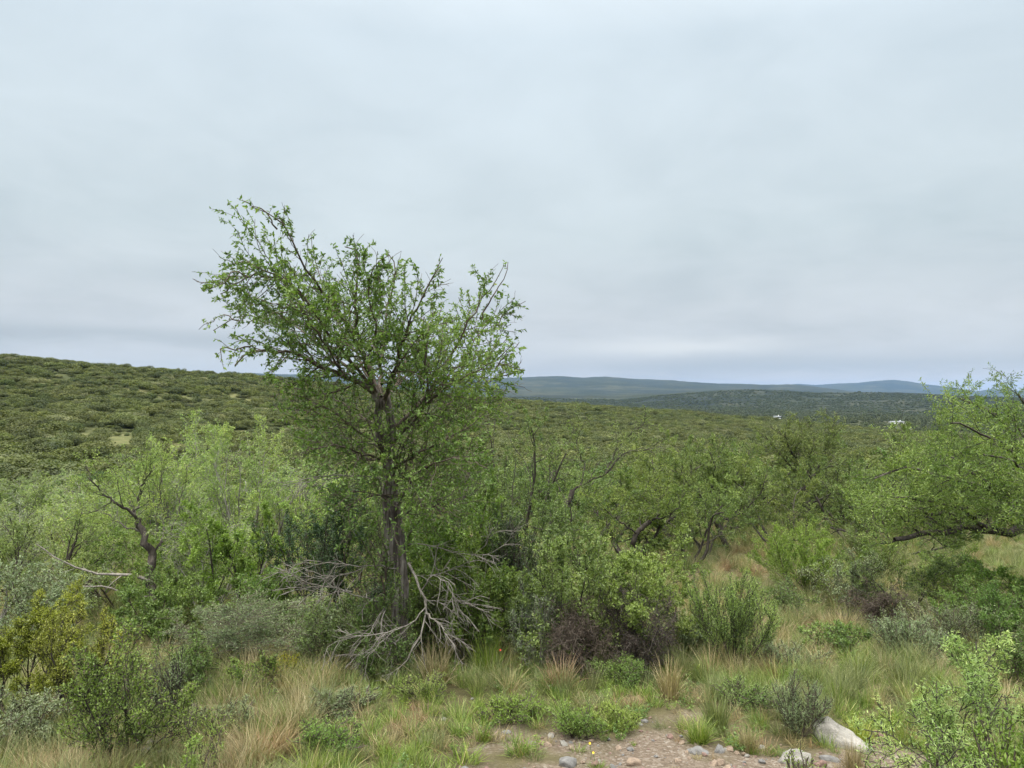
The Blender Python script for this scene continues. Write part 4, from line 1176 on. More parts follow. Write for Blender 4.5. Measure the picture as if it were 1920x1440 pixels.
# dead hanging limbs, bleached
DL = [
    ('dead_limb', 'broken bleached limb hanging to the ground right of the trunk', [
        (0.030, 0.008, [(766, 1056, -.12), (780, 1085, -.3), (795, 1122, -.45), (797, 1150, -.5), (790, 1182, -.55), (775, 1215, -.6), (755, 1250, -.6), (738, 1276, -.6)]),
        (0.016, 0.005, [(797, 1150, -.5), (815, 1163, -.6), (838, 1192, -.65), (855, 1215, -.7)]),
        (0.014, 0.004, [(792, 1105, -.4), (812, 1078, -.5), (838, 1092, -.6), (856, 1128, -.6), (868, 1156, -.6)]),
        (0.012, 0.004, [(830, 1085, -.5), (858, 1125, -.5), (888, 1137, -.5), (905, 1141, -.5)]),
        (0.014, 0.004, [(797, 1140, -.5), (772, 1168, -.7), (730, 1186, -.8), (680, 1193, -.9), (640, 1200, -.9), (612, 1213, -.9)]),
        (0.012, 0.004, [(795, 1125, -.45), (830, 1130, -.3), (845, 1160, -.2), (850, 1190, -.2)])]),
    ('dead_limb', 'bleached fan of dead twigs reaching left from the trunk', [
        (0.016, 0.004, [(745, 1066, -.1), (705, 1061, -.3), (655, 1060, -.5), (600, 1056, -.6), (556, 1058, -.7)]),
        (0.015, 0.004, [(735, 1130, -.1), (680, 1120, -.4), (640, 1104, -.6), (590, 1094, -.7), (545, 1078, -.8), (510, 1060, -.8)]),
        (0.012, 0.004, [(660, 1110, -.4), (610, 1112, -.6), (575, 1104, -.7), (535, 1098, -.8)]),
        (0.010, 0.003, [(690, 1062, -.3), (640, 1080, -.5), (600, 1082, -.6), (550, 1080, -.7)])]),
    ('dead_limb', 'short forked dead limb standing below the trunk at the left', [
        (0.016, 0.005, [(728, 1128, -.1), (716, 1160, -.35), (718, 1195, -.5), (700, 1222, -.6), (685, 1242, -.6)]),
        (0.012, 0.004, [(720, 1140, -.2), (702, 1168, -.4), (690, 1200, -.5), (668, 1232, -.6)]),
        (0.010, 0.004, [(740, 1180, -.2), (742, 1215, -.3), (730, 1250, -.4)])]),
    ('dead_limb', 'thin dead limb reaching right from the trunk', [
        (0.012, 0.003, [(765, 1022, 0), (800, 1020, -.2), (850, 1035, -.3), (900, 1042, -.4), (935, 1030, -.5), (962, 1008, -.5)]),
        (0.010, 0.003, [(800, 1080, -.1), (850, 1068, -.2), (900, 1030, -.3), (925, 1000, -.4)])]),
    ('dead_limb', 'grey dead limb reaching left at mid trunk', [
        (0.018, 0.004, [(735, 912, 0), (712, 896, -.2), (680, 893, -.3), (620, 892, -.5), (570, 898, -.6), (520, 905, -.6)]),
        (0.012, 0.003, [(640, 892, -.4), (600, 902, -.5), (560, 908, -.6)]),
        (0.016, 0.004, [(722, 850, 0), (690, 830, -.2), (650, 822, -.3), (610, 818, -.4)])]),
]
for nm, lab, lst in DL:
    P, R = limbs(rng, lst, 12, D0, 0.008)
    P = P - HO
    R = R * 0.5
    Pa, Ra = grow(rng, P, R, 9, 0.15, 1, (0.3, 0.9), 0, 6, 0.12, (0, 0, -0.08), 0.5, 0.3, 0.35, absl=0.30)
    Pb, Rb = grow(rng, Pa, Ra, 4, 0.2, 1, (0.3, 0.9), 0, 4, 0.12, (0, 0, -0.03), 0.6, 0.3, 0.5, absl=0.15)
    V_, F_ = tubes([(P, R), (Pa, np.maximum(Ra, .0028)), (Pb, np.maximum(Rb, .0018))], [6, 4, 3])
    tag(obj(nm, mesh_np('hero_dead_limb', V_, F_, BK['dead'], True), hero), lab)



def traced_tree(name, label, d0, base, lst, leaf, bark, seed, nl, lsize, absl=0.9, asp=0.30, scale=1.0, droop=0.0, dead=None, wob=0.2, n2=13, up=0.03, group=None):
    rg = np.random.default_rng(seed)
    TB = W(base[0], base[1], d0)
    zb_ = float(G(TB[0], TB[1]))
    H = np.array((TB[0], TB[1], zb_ - 0.03))
    t = empty(name, H, label, 'tree', group)
    P, R = limbs(rg, lst, 14, d0, 0.02)
    P, R = P - H, R * scale
    R[1:] *= 0.6
    V_, F_ = tubes([(P, R)], [8])
    obj('trunk', mesh_np(name + '_trunk', V_, F_, BK[bark], True), t)
    A, RA = grow(rg, P[1:], R[1:], n2, 0.2, 1.0, (0.4, 1.1), 0, 7, wob, (0, 0, up), 0.5, 0.4, 0.3, absl=absl)
    B, RB = grow(rg, A, RA, 8, 0.12, 1.0, (0.4, 1.1), 0.45, 5, wob, (0, 0, up * .5 - droop), 0.55, 0.3, 0.35)
    mn = d0 * 0.00028
    V_, F_ = tubes([(A, np.maximum(RA, mn)), (B, np.maximum(RB, mn * .7))], [4, 3])
    obj('branches', mesh_np(name + '_branches', V_, F_, BK[bark], True), t)
    bt = [thin(A, RA, rg), thin(B, RB, rg)]
    V4_ = leaves(rg, bt, max(1, nl // (len(bt[0][0]) + len(bt[1][0]))), lsize, asp, 0.08, 0.85, 0.55, jit=0.012)
    obj('crown', leaf_mesh(name + '_crown', V4_, M[leaf], rg, 0.5), t)
    if dead:
        P, R = limbs(rg, dead, 12, d0, 0.01)
        P = P - H
        A, RA = grow(rg, P, R, 8, 0.2, 1.0, (0.3, 0.9), 0, 6, 0.12, (0, 0, 0), 0.5, 0.3, 0.35, absl=absl * 0.4)
        V_, F_ = tubes([(P, R), (A, np.maximum(RA, mn))], [6, 3])
        tag(obj('dead_limb', mesh_np(name + '_dead', V_, F_, BK['dead'], True), t), 'grey bare dead limb')
    return t


traced_tree('thorn_tree', 'thorn tree with a black upright trunk forking low, right of centre', 24, (1511, 992), [
    (0.13, 0.10, [(1511, 995, 0), (1512, 960, 0), (1511, 930, 0), (1509, 905, 0)]),
    (0.075, 0.02, [(1509, 908, 0), (1490, 880, -.4), (1468, 858, -.7), (1450, 835, -.9), (1435, 818, -1.0)]),
    (0.070, 0.02, [(1511, 905, 0), (1535, 885, .3), (1565, 872, .6), (1600, 866, .8)]),
    (0.060, 0.02, [(1509, 895, 0), (1498, 860, .5), (1492, 830, .9), (1502, 800, 1.1)]),
    (0.055, 0.02, [(1530, 888, .2), (1545, 855, -.3), (1552, 825, -.6), (1560, 805, -.7)]),
    (0.050, 0.02, [(1508, 965, 0), (1485, 945, .4), (1460, 928, .8), (1435, 920, 1.0)]),
    (0.050, 0.02, [(1514, 950, 0), (1545, 932, -.4), (1580, 922, -.8), (1610, 918, -1.0)]),
    (0.050, 0.02, [(1500, 875, 0), (1480, 840, -1.2), (1470, 812, -1.6)]),
    (0.050, 0.02, [(1520, 890, 0), (1520, 850, -1.3), (1530, 812, -1.8)])], 'acacia', 'black', 511, 36000, 0.054, 1.05, group=TH, n2=16)
traced_tree('thorn_tree', 'yellow green thorn tree with a leaning dark stem and a branch arching right', 20, (1365, 1035), [
    (0.08, 0.06, [(1365, 1040, 0), (1352, 1000, 0), (1340, 970, 0), (1328, 945, 0)]),
    (0.050, 0.015, [(1328, 945, 0), (1310, 925, -.3), (1290, 905, -.5), (1275, 880, -.6)]),
    (0.050, 0.015, [(1268, 920, .2), (1285, 895, .2), (1305, 878, .2), (1335, 862, .3), (1362, 852, .4)]),
    (0.050, 0.015, [(1340, 965, 0), (1365, 930, .5), (1385, 895, .8), (1400, 865, 1.0), (1405, 845, 1.0)]),
    (0.045, 0.015, [(1332, 950, 0), (1335, 910, -.8), (1340, 875, -1.2), (1330, 850, -1.4)]),
    (0.045, 0.015, [(1345, 980, 0), (1390, 960, -.5), (1420, 930, -.8), (1440, 900, -1.0)]),
    (0.045, 0.015, [(1330, 950, 0), (1290, 935, .7), (1255, 915, 1.0), (1235, 890, 1.1)])], 'acacia', 'black', 512, 32000, 0.048, 0.9, group=TH, n2=15)
traced_tree('thorn_tree', 'small thorn tree with a kinked black stem just above the lime green bushes', 15, (1180, 1060), [
    (0.055, 0.045, [(1180, 1065, 0), (1188, 1015, 0), (1200, 992, 0), (1222, 975, 0)]),
    (0.035, 0.012, [(1222, 975, 0), (1238, 962, 0), (1232, 945, 0), (1245, 925, .1)]),
    (0.032, 0.012, [(1215, 980, 0), (1212, 960, .2), (1195, 950, .3), (1180, 930, .4)]),
    (0.030, 0.010, [(1195, 1000, 0), (1160, 975, -.3), (1130, 950, -.5), (1115, 925, -.5)]),
    (0.030, 0.010, [(1222, 975, 0), (1255, 965, -.3), (1275, 940, -.5), (1285, 920, -.5)]),
    (0.030, 0.010, [(1200, 990, 0), (1200, 950, .8), (1210, 915, 1.0), (1220, 895, 1.0)])], 'acacia', 'black', 513, 17000, 0.036, 0.62, group=TH)
traced_tree('bare_thorn_tree', 'nearly leafless thorn tree with a long limb arching up to the right', 18, (1040, 1050), [
    (0.075, 0.06, [(1040, 1055, 0), (1052, 1000, 0), (1062, 950, 0), (1072, 922, 0)]),
    (0.050, 0.010, [(1072, 922, 0), (1100, 903, 0), (1135, 890, -.1), (1155, 865, -.2), (1180, 848, -.2), (1215, 842, -.2), (1240, 838, -.2)]),
    (0.035, 0.008, [(1135, 890, 0), (1150, 850, .2), (1170, 825, .3), (1200, 800, .4), (1212, 790, .4)]),
    (0.035, 0.008, [(1085, 915, 0), (1098, 870, .1), (1085, 845, .1), (1080, 815, .1), (1086, 795, .1)]),
    (0.035, 0.008, [(1065, 940, 0), (1040, 900, .2), (1030, 870, .3), (1035, 840, .3)]),
    (0.035, 0.008, [(1055, 985, 0), (1085, 960, -.3), (1115, 930, -.5), (1130, 915, -.5)])], 'acacia', 'black', 514, 6500, 0.045, 0.7, wob=0.26)
traced_tree('willowy_tree', 'pale drooping tree over a twisted dark forked trunk at the left', 11.0, (292, 1118), [
    (0.060, 0.046, [(292, 1122, 0), (284, 1080, 0), (284, 1040, 0), (272, 1005, 0), (255, 972, 0)]),
    (0.036, 0.010, [(256, 974, 0), (240, 960, -.1), (215, 945, -.2), (190, 925, -.3), (168, 895, -.4), (160, 875, -.4)]),
    (0.034, 0.010, [(256, 972, 0), (256, 945, .1), (266, 918, .1), (278, 895, .1), (284, 865, .1)]),
    (0.026, 0.008, [(284, 1040, 0), (310, 1010, .2), (330, 980, .3), (335, 940, .4), (350, 900, .5)]),
    (0.026, 0.008, [(300, 1025, .1), (305, 980, .3), (298, 930, .4), (310, 880, .5)]),
    (0.024, 0.008, [(270, 1000, 0), (225, 985, .5), (190, 960, .8), (150, 955, 1.0)]),
    (0.024, 0.008, [(262, 985, 0), (240, 930, .8), (225, 890, 1.0)])], 'pale', 'black', 515, 11000, 0.034, 0.62, asp=0.24, droop=0.05, wob=0.13, n2=11,
    dead=[(0.026, 0.006, [(286, 1092, 0), (262, 1080, -.1), (220, 1077, -.2), (170, 1072, -.3), (130, 1058, -.4), (95, 1040, -.5), (70, 1020, -.5)]),
          (0.016, 0.005, [(280, 1120, 0), (235, 1112, -.3), (190, 1098, -.4), (150, 1100, -.5), (110, 1088, -.5)])])

# ------------------------------------------------------------------ big thorn tree reaching in from the right
D1 = 12.0
TB = W(2085, 1130, D1)
zb = float(G(TB[0], TB[1]))
HO = np.array((TB[0], TB[1], zb))
big = empty('overhanging_thorn_tree', HO, 'big thorn tree reaching in from the right edge over a long horizontal limb', 'tree')
tr = [(0.17, 0.13, [(2085, 1135, 0), (2075, 1080, 0), (2050, 1030, 0), (2020, 1000, 0)]),
      (0.095, 0.030, [(2030, 1010, 0), (1965, 975, -.1), (1925, 988, -.2), (1885, 1000, -.3), (1852, 994, -.3), (1800, 990, -.5), (1760, 1001, -.6), (1710, 1006, -.8), (1675, 1018, -.9)]),
      (0.050, 0.015, [(1852, 992, -.3), (1880, 976, -.4), (1890, 964, -.5), (1880, 930, -.7), (1840, 900, -.9), (1800, 870, -1.0)]),
      (0.035, 0.012, [(1852, 990, -.3), (1805, 982, -.3), (1788, 962, -.3), (1740, 966, -.4), (1700, 955, -.5), (1650, 960, -.6)]),
      (0.080, 0.015, [(2040, 1020, 0), (1985, 930, .3), (1930, 850, .5), (1880, 790, .6), (1835, 760, .6), (1800, 745, .6)]),
      (0.080, 0.012, [(2050, 1030, 0), (1990, 900, 1.2), (1930, 830, 1.5), (1895, 785, 1.6), (1878, 758, 1.6)]),
      (0.080, 0.015, [(2050, 1020, 0), (2010, 880, .2), (1970, 810, .3), (1935, 765, .3), (1912, 742, .3)]),
      (0.050, 0.010, [(1985, 950, 0), (1900, 900, .9), (1830, 870, 1.2), (1770, 855, 1.5), (1720, 865, 1.6)]),
      (0.040, 0.010, [(1930, 960, 0), (1850, 920, -.9), (1770, 890, -1.3), (1700, 880, -1.5), (1640, 895, -1.6)]),
      (0.040, 0.010, [(1960, 900, 0), (1900, 850, -.8), (1850, 820, -1.2), (1815, 800, -1.4), (1785, 790, -1.5)]),
      (0.040, 0.010, [(2000, 940, 0), (1960, 900, -1.6), (1900, 870, -2.0), (1850, 850, -2.2)]),
      (0.040, 0.010, [(1980, 960, .1), (1920, 920, 1.6), (1850, 890, 2.2), (1780, 860, 2.4)]),
      (0.035, 0.010, [(1850, 990, -.3), (1790, 950, -1.0), (1720, 935, -1.3), (1660, 930, -1.5)]),
      (0.030, 0.010, [(1925, 988, -.2), (1960, 960, -1.2), (1930, 940, -1.8), (1890, 935, -2.1)])]
PL, RL = limbs(rng, tr, 16, D1, 0.025)
PL = PL - HO
V_, F_ = tubes([(PL, RL)], [10])
obj('trunk', mesh_np('big_trunk', V_, F_, BK['black'], True), big)
P2, R2 = grow(rng, PL[1:], RL[1:], 15, 0.15, 1.0, (0.4, 1.2), 0, 7, 0.22, (0, 0, 0.03), 0.5, 0.35, 0.3, absl=0.95, flat=0.25)
zlim = W(1900, 1006, D1)[2] - zb
k_ = P2[:, -1, 2] > zlim
P2, R2 = P2[k_], R2[k_]
P3, R3 = grow(rng, P2, R2, 11, 0.1, 1.0, (0.5, 1.2), 0, 5, 0.22, (0, 0, 0.01), 0.55, 0.3, 0.35, absl=0.42, flat=0.3)
k_ = P3[:, -1, 2] > zlim - 0.05
P3, R3 = P3[k_], R3[k_]
V_, F_ = tubes([(P2, np.maximum(R2 * .8, .003)), (P3, np.maximum(R3 * .8, .002))], [4, 3])
obj('branches', mesh_np('big_branches', V_, F_, BK['black'], True), big)
V4 = leaves(rng, [(P2, R2), thin(P3, R3, rng)], 36, 0.046, 0.28, 0.05, 0.85, 0.6, jit=0.015)
obj('crown', leaf_mesh('big_crown', V4, M['acacia'], rng, 0.45), big)
print('HERO leaves', len(V4))

# ------------------------------------------------------------------ grass


def tuft(name, mat, seed, n, h, spread, curl, width, rad_, seg=4):
    rg = np.random.default_rng(seed)
    az = rg.uniform(0, 6.28, n)
    b = rg.uniform(0, 1, n) ** 0.6 * rad_
    S = np.stack([np.cos(az) * b, np.sin(az) * b, 0 * az - 0.01], 1)
    ln_ = np.abs(rg.normal(0, spread, n)) + 0.03
    az2 = az + rg.normal(0, 0.8, n)
    D = np.stack([np.cos(az2) * np.sin(ln_), np.sin(az2) * np.sin(ln_), np.cos(ln_)], 1)
    hh = h * rg.uniform(0.45, 1.15, n)
    out_ = nrm(np.stack([np.cos(az2), np.sin(az2), 0 * az], 1))
    side = nrm(np.cross(D, out_ + rg.normal(0, 0.35, (n, 3))))
    pts, p_, d_ = [S], S.copy(), D.copy()
    for s_ in range(seg):
        p_ = p_ + d_ * (hh / seg)[:, None]
        pts.append(p_)
        d_ = nrm(d_ + (out_ * 0.55 + np.array((0, 0, -0.6))) * (curl * rg.uniform(0.2, 1.5, n) * (s_ + 1) / seg)[:, None])
    C = np.stack(pts, 1)
    wd = (width * rg.uniform(0.6, 1.3, n))[:, None, None] * np.array([1, .95, .8, .55, .12, .1, .1])[:seg + 1][None, :, None]
    A_, B_ = C - side[:, None] * wd * .5, C + side[:, None] * wd * .5
    Vv = np.stack([A_, B_], 2).reshape(-1, 3)
    m_ = seg + 1
    base = (np.arange(n) * m_ * 2)[:, None] + np.arange(seg)[None] * 2
    Fv = np.stack([base, base + 1, base + 3, base + 2], -1).reshape(-1, 4)
    return mesh_np(name, Vv, Fv, mat, False, 4, {'rnd': ('FACE', np.repeat(rg.random(n) * 0.999, seg))})


G_ = {}
G_['straw'] = leaf_mat('straw_grass', (0.130, 0.110, 0.050), (0.260, 0.215, 0.110), (0.440, 0.380, 0.225), None, 0, 0.25, 0.7, 0.12)
G_['rust'] = leaf_mat('rust_grass', (0.120, 0.075, 0.035), (0.230, 0.150, 0.085), (0.360, 0.260, 0.160), None, 0, 0.25, 0.7, 0.12)
G_['sage'] = leaf_mat('sage_grass', (0.075, 0.100, 0.036), (0.140, 0.168, 0.064), (0.260, 0.275, 0.125), None, 0, 0.25, 0.7, 0.12)
G_['lush'] = leaf_mat('lush_grass', (0.075, 0.125, 0.025), (0.140, 0.205, 0.040), (0.240, 0.310, 0.080), (0.38, 0.34, 0.16), 0.06, 0.3, 0.6, 0.12)
G_['lime'] = leaf_mat('lime_grass', (0.130, 0.170, 0.020), (0.220, 0.260, 0.030), (0.330, 0.350, 0.060), None, 0, 0.3, 0.6, 0.08)


def forb(name, mat, seed, nl, h, sz):
    rg = np.random.default_rng(seed)
    S = np.zeros((14, 3))
    az = rg.uniform(0, 6.28, 14)
    l_ = rg.uniform(0.1, 0.9, 14)
    S[:, 0], S[:, 1] = np.cos(az) * .02, np.sin(az) * .02
    P, R = walk(rg, S, np.stack([np.cos(az) * np.sin(l_), np.sin(az) * np.sin(l_), np.cos(l_)], 1), rg.uniform(.5, 1.1, 14) * h, 5, 0.1, (0, 0, .05), np.full(14, .002), .5)
    V4_ = leaves(rg, [(P, R)], nl // 14, sz, 0.38, 0.1, 0.7, 0.6)
    return leaf_mesh(name, V4_, mat, rg, 0.1)


gm_ = [
    tuft('tall_straw_a', G_['straw'], 1, 150, 0.46, 0.36, 0.50, 0.0034, 0.08),
    tuft('tall_straw_b', G_['straw'], 2, 150, 0.38, 0.48, 0.65, 0.0034, 0.09),
    tuft('tall_sage_a', G_['sage'], 3, 160, 0.45, 0.36, 0.50, 0.0036, 0.08),
    tuft('tall_sage_b', G_['sage'], 4, 150, 0.36, 0.50, 0.65, 0.0036, 0.09),
    tuft('tall_rust', G_['rust'], 5, 140, 0.36, 0.50, 0.65, 0.0034, 0.09),
    tuft('short_lush_a', G_['lush'], 6, 90, 0.17, 0.55, 0.55, 0.0050, 0.09),
    tuft('short_lush_b', G_['lush'], 7, 90, 0.22, 0.45, 0.45, 0.0045, 0.08),
    tuft('short_sage', G_['sage'], 8, 80, 0.20, 0.55, 0.55, 0.0045, 0.09),
    tuft('short_straw', G_['straw'], 9, 80, 0.20, 0.60, 0.60, 0.0042, 0.09),
    forb('forb_green', M['green'], 10, 230, 0.20, 0.026),
    forb('forb_bright', M['bright'], 11, 230, 0.17, 0.024),
    tuft('short_rust', G_['rust'], 12, 60, 0.16, 0.7, 0.5, 0.0040, 0.09),
    tuft('mid_lush', G_['lush'], 13, 140, 0.34, 0.42, 0.50, 0.0038, 0.08),
]
rg = np.random.default_rng(77)
pts = []
for d_a, d_b, den_ in ((3.2, 6, 62), (6, 9.5, 44), (9.5, 15, 20), (15, 28, 9), (28, 60, 2.4)):
    area = 0.5 * 1.44 * (d_b ** 2 - d_a ** 2)
    n = int(area * den_)
    r = np.sqrt(rg.uniform(d_a ** 2, d_b ** 2, n))
    a = rg.uniform(-0.72, 0.72, n)
    pts.append(np.stack([np.sin(a) * r, np.cos(a) * r], 1))
pts = np.concatenate(pts)
gx, gy = pts[:, 0], pts[:, 1]
gd = np.hypot(gx, gy)
gp = PX(gx, gy)
sm = soil_mask(gx, gy)
keep = rg.random(len(gx)) > sm * (0.97 - 0.35 * (fbm(gx / .45, gy / .45, 33, 3) > 0.53))
gx, gy, gd, gp, sm = gx[keep], gy[keep], gd[keep], gp[keep], sm[keep]
n = len(gx)
na = fbm(gx / 1.1, gy / 1.1, 81, 3)
nb_ = fbm(gx / 0.8 + 9, gy / 0.8, 91, 3)
edge = soil_mask(gx, gy - 0.9)
# how tall: short, lush turf beside the bare verge and in front of the tall tree; tall dry tussocks elsewhere
tallp = np.interp(gd, [4.8, 6.2, 7.4, 9], [0.02, 0.22, 0.6, 0.95])
tallp = np.where((gp > 640) & (gp < 1300), np.interp(gd, [5.8, 7.0, 8.5], [0.04, 0.25, 0.6]), tallp)
tallp = np.where(gp < 620, np.interp(gd, [4.0, 4.8, 6], [0.25, 0.6, 0.85]), tallp)
tallp = np.where(gp > 1300, np.interp(gd, [5.5, 6.8, 8.0], [0.05, 0.45, 0.9]), tallp)
tall = (rg.random(n) * 0.5 + na * 0.75 - 0.12) < tallp
tall &= ~((edge > 0.4) & (rg.random(n) < 0.8))
dry = 0.55 * nb_ + 0.45 * rg.random(n)
dry += np.interp(gp, [0, 300, 480, 700, 1000, 1300, 1450, 1600, 1920], [-0.06, -0.02, 0.02, -0.08, -0.12, -0.04, 0.02, -0.06, -0.04])
idx = np.zeros(n, int)
idx[tall] = np.select([dry[tall] > 0.75, dry[tall] > 0.57, (dry[tall] < 0.40) & (rg.random(tall.sum()) < .6)], [4, rg.integers(0, 2, tall.sum()), 12], rg.integers(2, 4, tall.sum()))
sh = ~tall
pick = rg.random(sh.sum())
idx[sh] = np.select([dry[sh] > 0.64, dry[sh] > 0.56, dry[sh] > 0.47, pick < 0.15, pick < 0.27], [11, 8, 7, 9, 10], rg.integers(5, 7, sh.sum()))
sc_ = rg.uniform(0.36, 0.92, n) * np.interp(gd, [3, 5, 10, 20, 45], [0.75, 0.85, 1.0, 1.2, 1.6]) * np.where(sm > 0.5, 0.55, 1.0)
wid = sc_ * rg.uniform(0.9, 1.4, n)
tilt = rg.normal(0, 0.16, (n, 2))
grass = scatter('grass', gm_, np.stack([gx, gy, G(gx, gy)], 1), np.stack([tilt[:, 0], tilt[:, 1], rg.uniform(0, 6.28, n)], 1), np.stack([wid, wid, sc_], 1), idx, 'grass_source')
print('GRASS', n)

# single clumps one can point at
for lab, px, py, mk, hs, ws in (
        ('lime yellow grass clump beside the long white rock', 1612, 1392, 'lime', .95, 1.1),
        ('green yellow grass clump on the bare verge, below the dead tangle', 1310, 1392, 'lush', .95, 1.1),
        ('thin straw coloured grass clump on stony ground left of the white boulder', 1402, 1412, 'straw', 1.0, .6),
        ('tall straw grass clump leaning over beside the tip of the hanging dead limb', 815, 1285, 'straw', 2.3, 1.8),
        ('upright green reedy grass clump with a red flower in front of it', 915, 1275, 'lush', 2.5, 1.7),
        ('rust coloured grass clump at the foot of the dead twig column', 1052, 1300, 'rust', 1.8, 1.5),
        ('tall straw grass clump beneath the dead twig arch', 1255, 1310, 'straw', 1.9, 1.3),
        ('yellow green grass clump cut by the bottom edge below the white rock', 1600, 1450, 'straw', 1.2, .7),
        ('straw grass clump behind the bare verge, right of centre', 1345, 1370, 'sage', 1.7, 1.2),
        ('wide silvery straw tussock in the middle of the right hand grass', 1760, 1205, 'straw', 2.6, 2.6)):
    hitd = None
    for dd in np.arange(3.0, 16, 0.02):
        q_ = W(px, py, dd)
        if q_[2] <= float(G(q_[0], q_[1])):
            break
    mk_ = tuft('grass_clump', G_[mk], int(px), 300, 0.20, 0.42, 0.50, 0.0045 / max(1.0, ws * .9), 0.06)
    o = obj('grass_clump', mk_, None, (q_[0], q_[1], float(G(q_[0], q_[1]))))
    o.scale = (ws, ws, hs)
    tag(o, lab, 'grass', 'grass clumps at the verge')


def hit(px, py):
    for dd in np.arange(2.5, 30, 0.01):
        q_ = W(px, py, dd)
        if q_[2] <= float(G(q_[0], q_[1])):
            return q_
    return q_


# ------------------------------------------------------------------ stones
def stone_mat(name, c):
    m, nt, out = newmat(name)
    tcn = mknode(nt, 'ShaderNodeTexCoord')
    a = noise(nt, tcn.outputs['Object'], 3.0, 6, 0.65)
    b_ = noise(nt, tcn.outputs['Object'], 26.0, 6, 0.7)
    col = ramp(nt, a, [(0.30, tuple(x * 0.62 for x in c)), (0.5, c), (0.7, tuple(min(.8, x * 1.25) for x in c))])
    col = mixc(nt, ramp(nt, b_, [(0.52, 0.0), (0.66, 0.6)]), col, tuple(x * 0.45 for x in c))
    p = mknode(nt, 'ShaderNodeBsdfPrincipled')
    p.inputs['Roughness'].default_value = 0.9
    nt.links.new(col, p.inputs['Base Color'])
    bn = mknode(nt, 'ShaderNodeBump')
    bn.inputs['Strength'].default_value = 0.7
    bn.inputs['Distance'].default_value = 0.02
    nt.links.new(b_, bn.inputs['Height'])
    nt.links.new(bn.outputs[0], p.inputs['Normal'])
    nt.links.new(p.outputs[0], out.inputs['Surface'])
    return m


ST = {'white': stone_mat('white_stone', (0.30, 0.285, 0.25)), 'grey': stone_mat('grey_stone', (0.21, 0.205, 0.195)), 'tan': stone_mat('tan_stone', (0.31, 0.235, 0.17)),
      'red': stone_mat('reddish_stone', (0.24, 0.155, 0.125)), 'dark': stone_mat('dark_stone', (0.12, 0.12, 0.12))}


def stone_mesh(name, mat, seed, sub=3, rough=0.45, k=9):
    bm = bmesh.new()
    bmesh.ops.create_icosphere(bm, subdivisions=sub, radius=0.5)
    rg_ = np.random.default_rng(seed)
    co = np.array([v.co[:] for v in bm.verts])
    dn = nrm(co)
    cut = nrm(rg_.normal(0, 1, (k, 3)))
    off = rg_.uniform(0.26, 0.42, k)
    for c_, o_ in zip(cut, off):                 # broken faces
        h_ = co @ c_
        co = co - np.clip(h_ - o_, 0, 1)[:, None] * c_ * 0.85
    co *= 1 + ((fbm(dn[:, 0] * 2.2 + seed, dn[:, 1] * 2.2 + dn[:, 2] * 1.7, seed, 4) - 0.5) * rough)[:, None]
    for v, c_ in zip(bm.verts, co):
        v.co = c_
    me_ = bpy.data.meshes.new(name)
    bm.to_mesh(me_)
    bm.free()
    me_.materials.append(mat)
    for p_ in me_.polygons:
        p_.use_smooth = sub > 2
    return me_


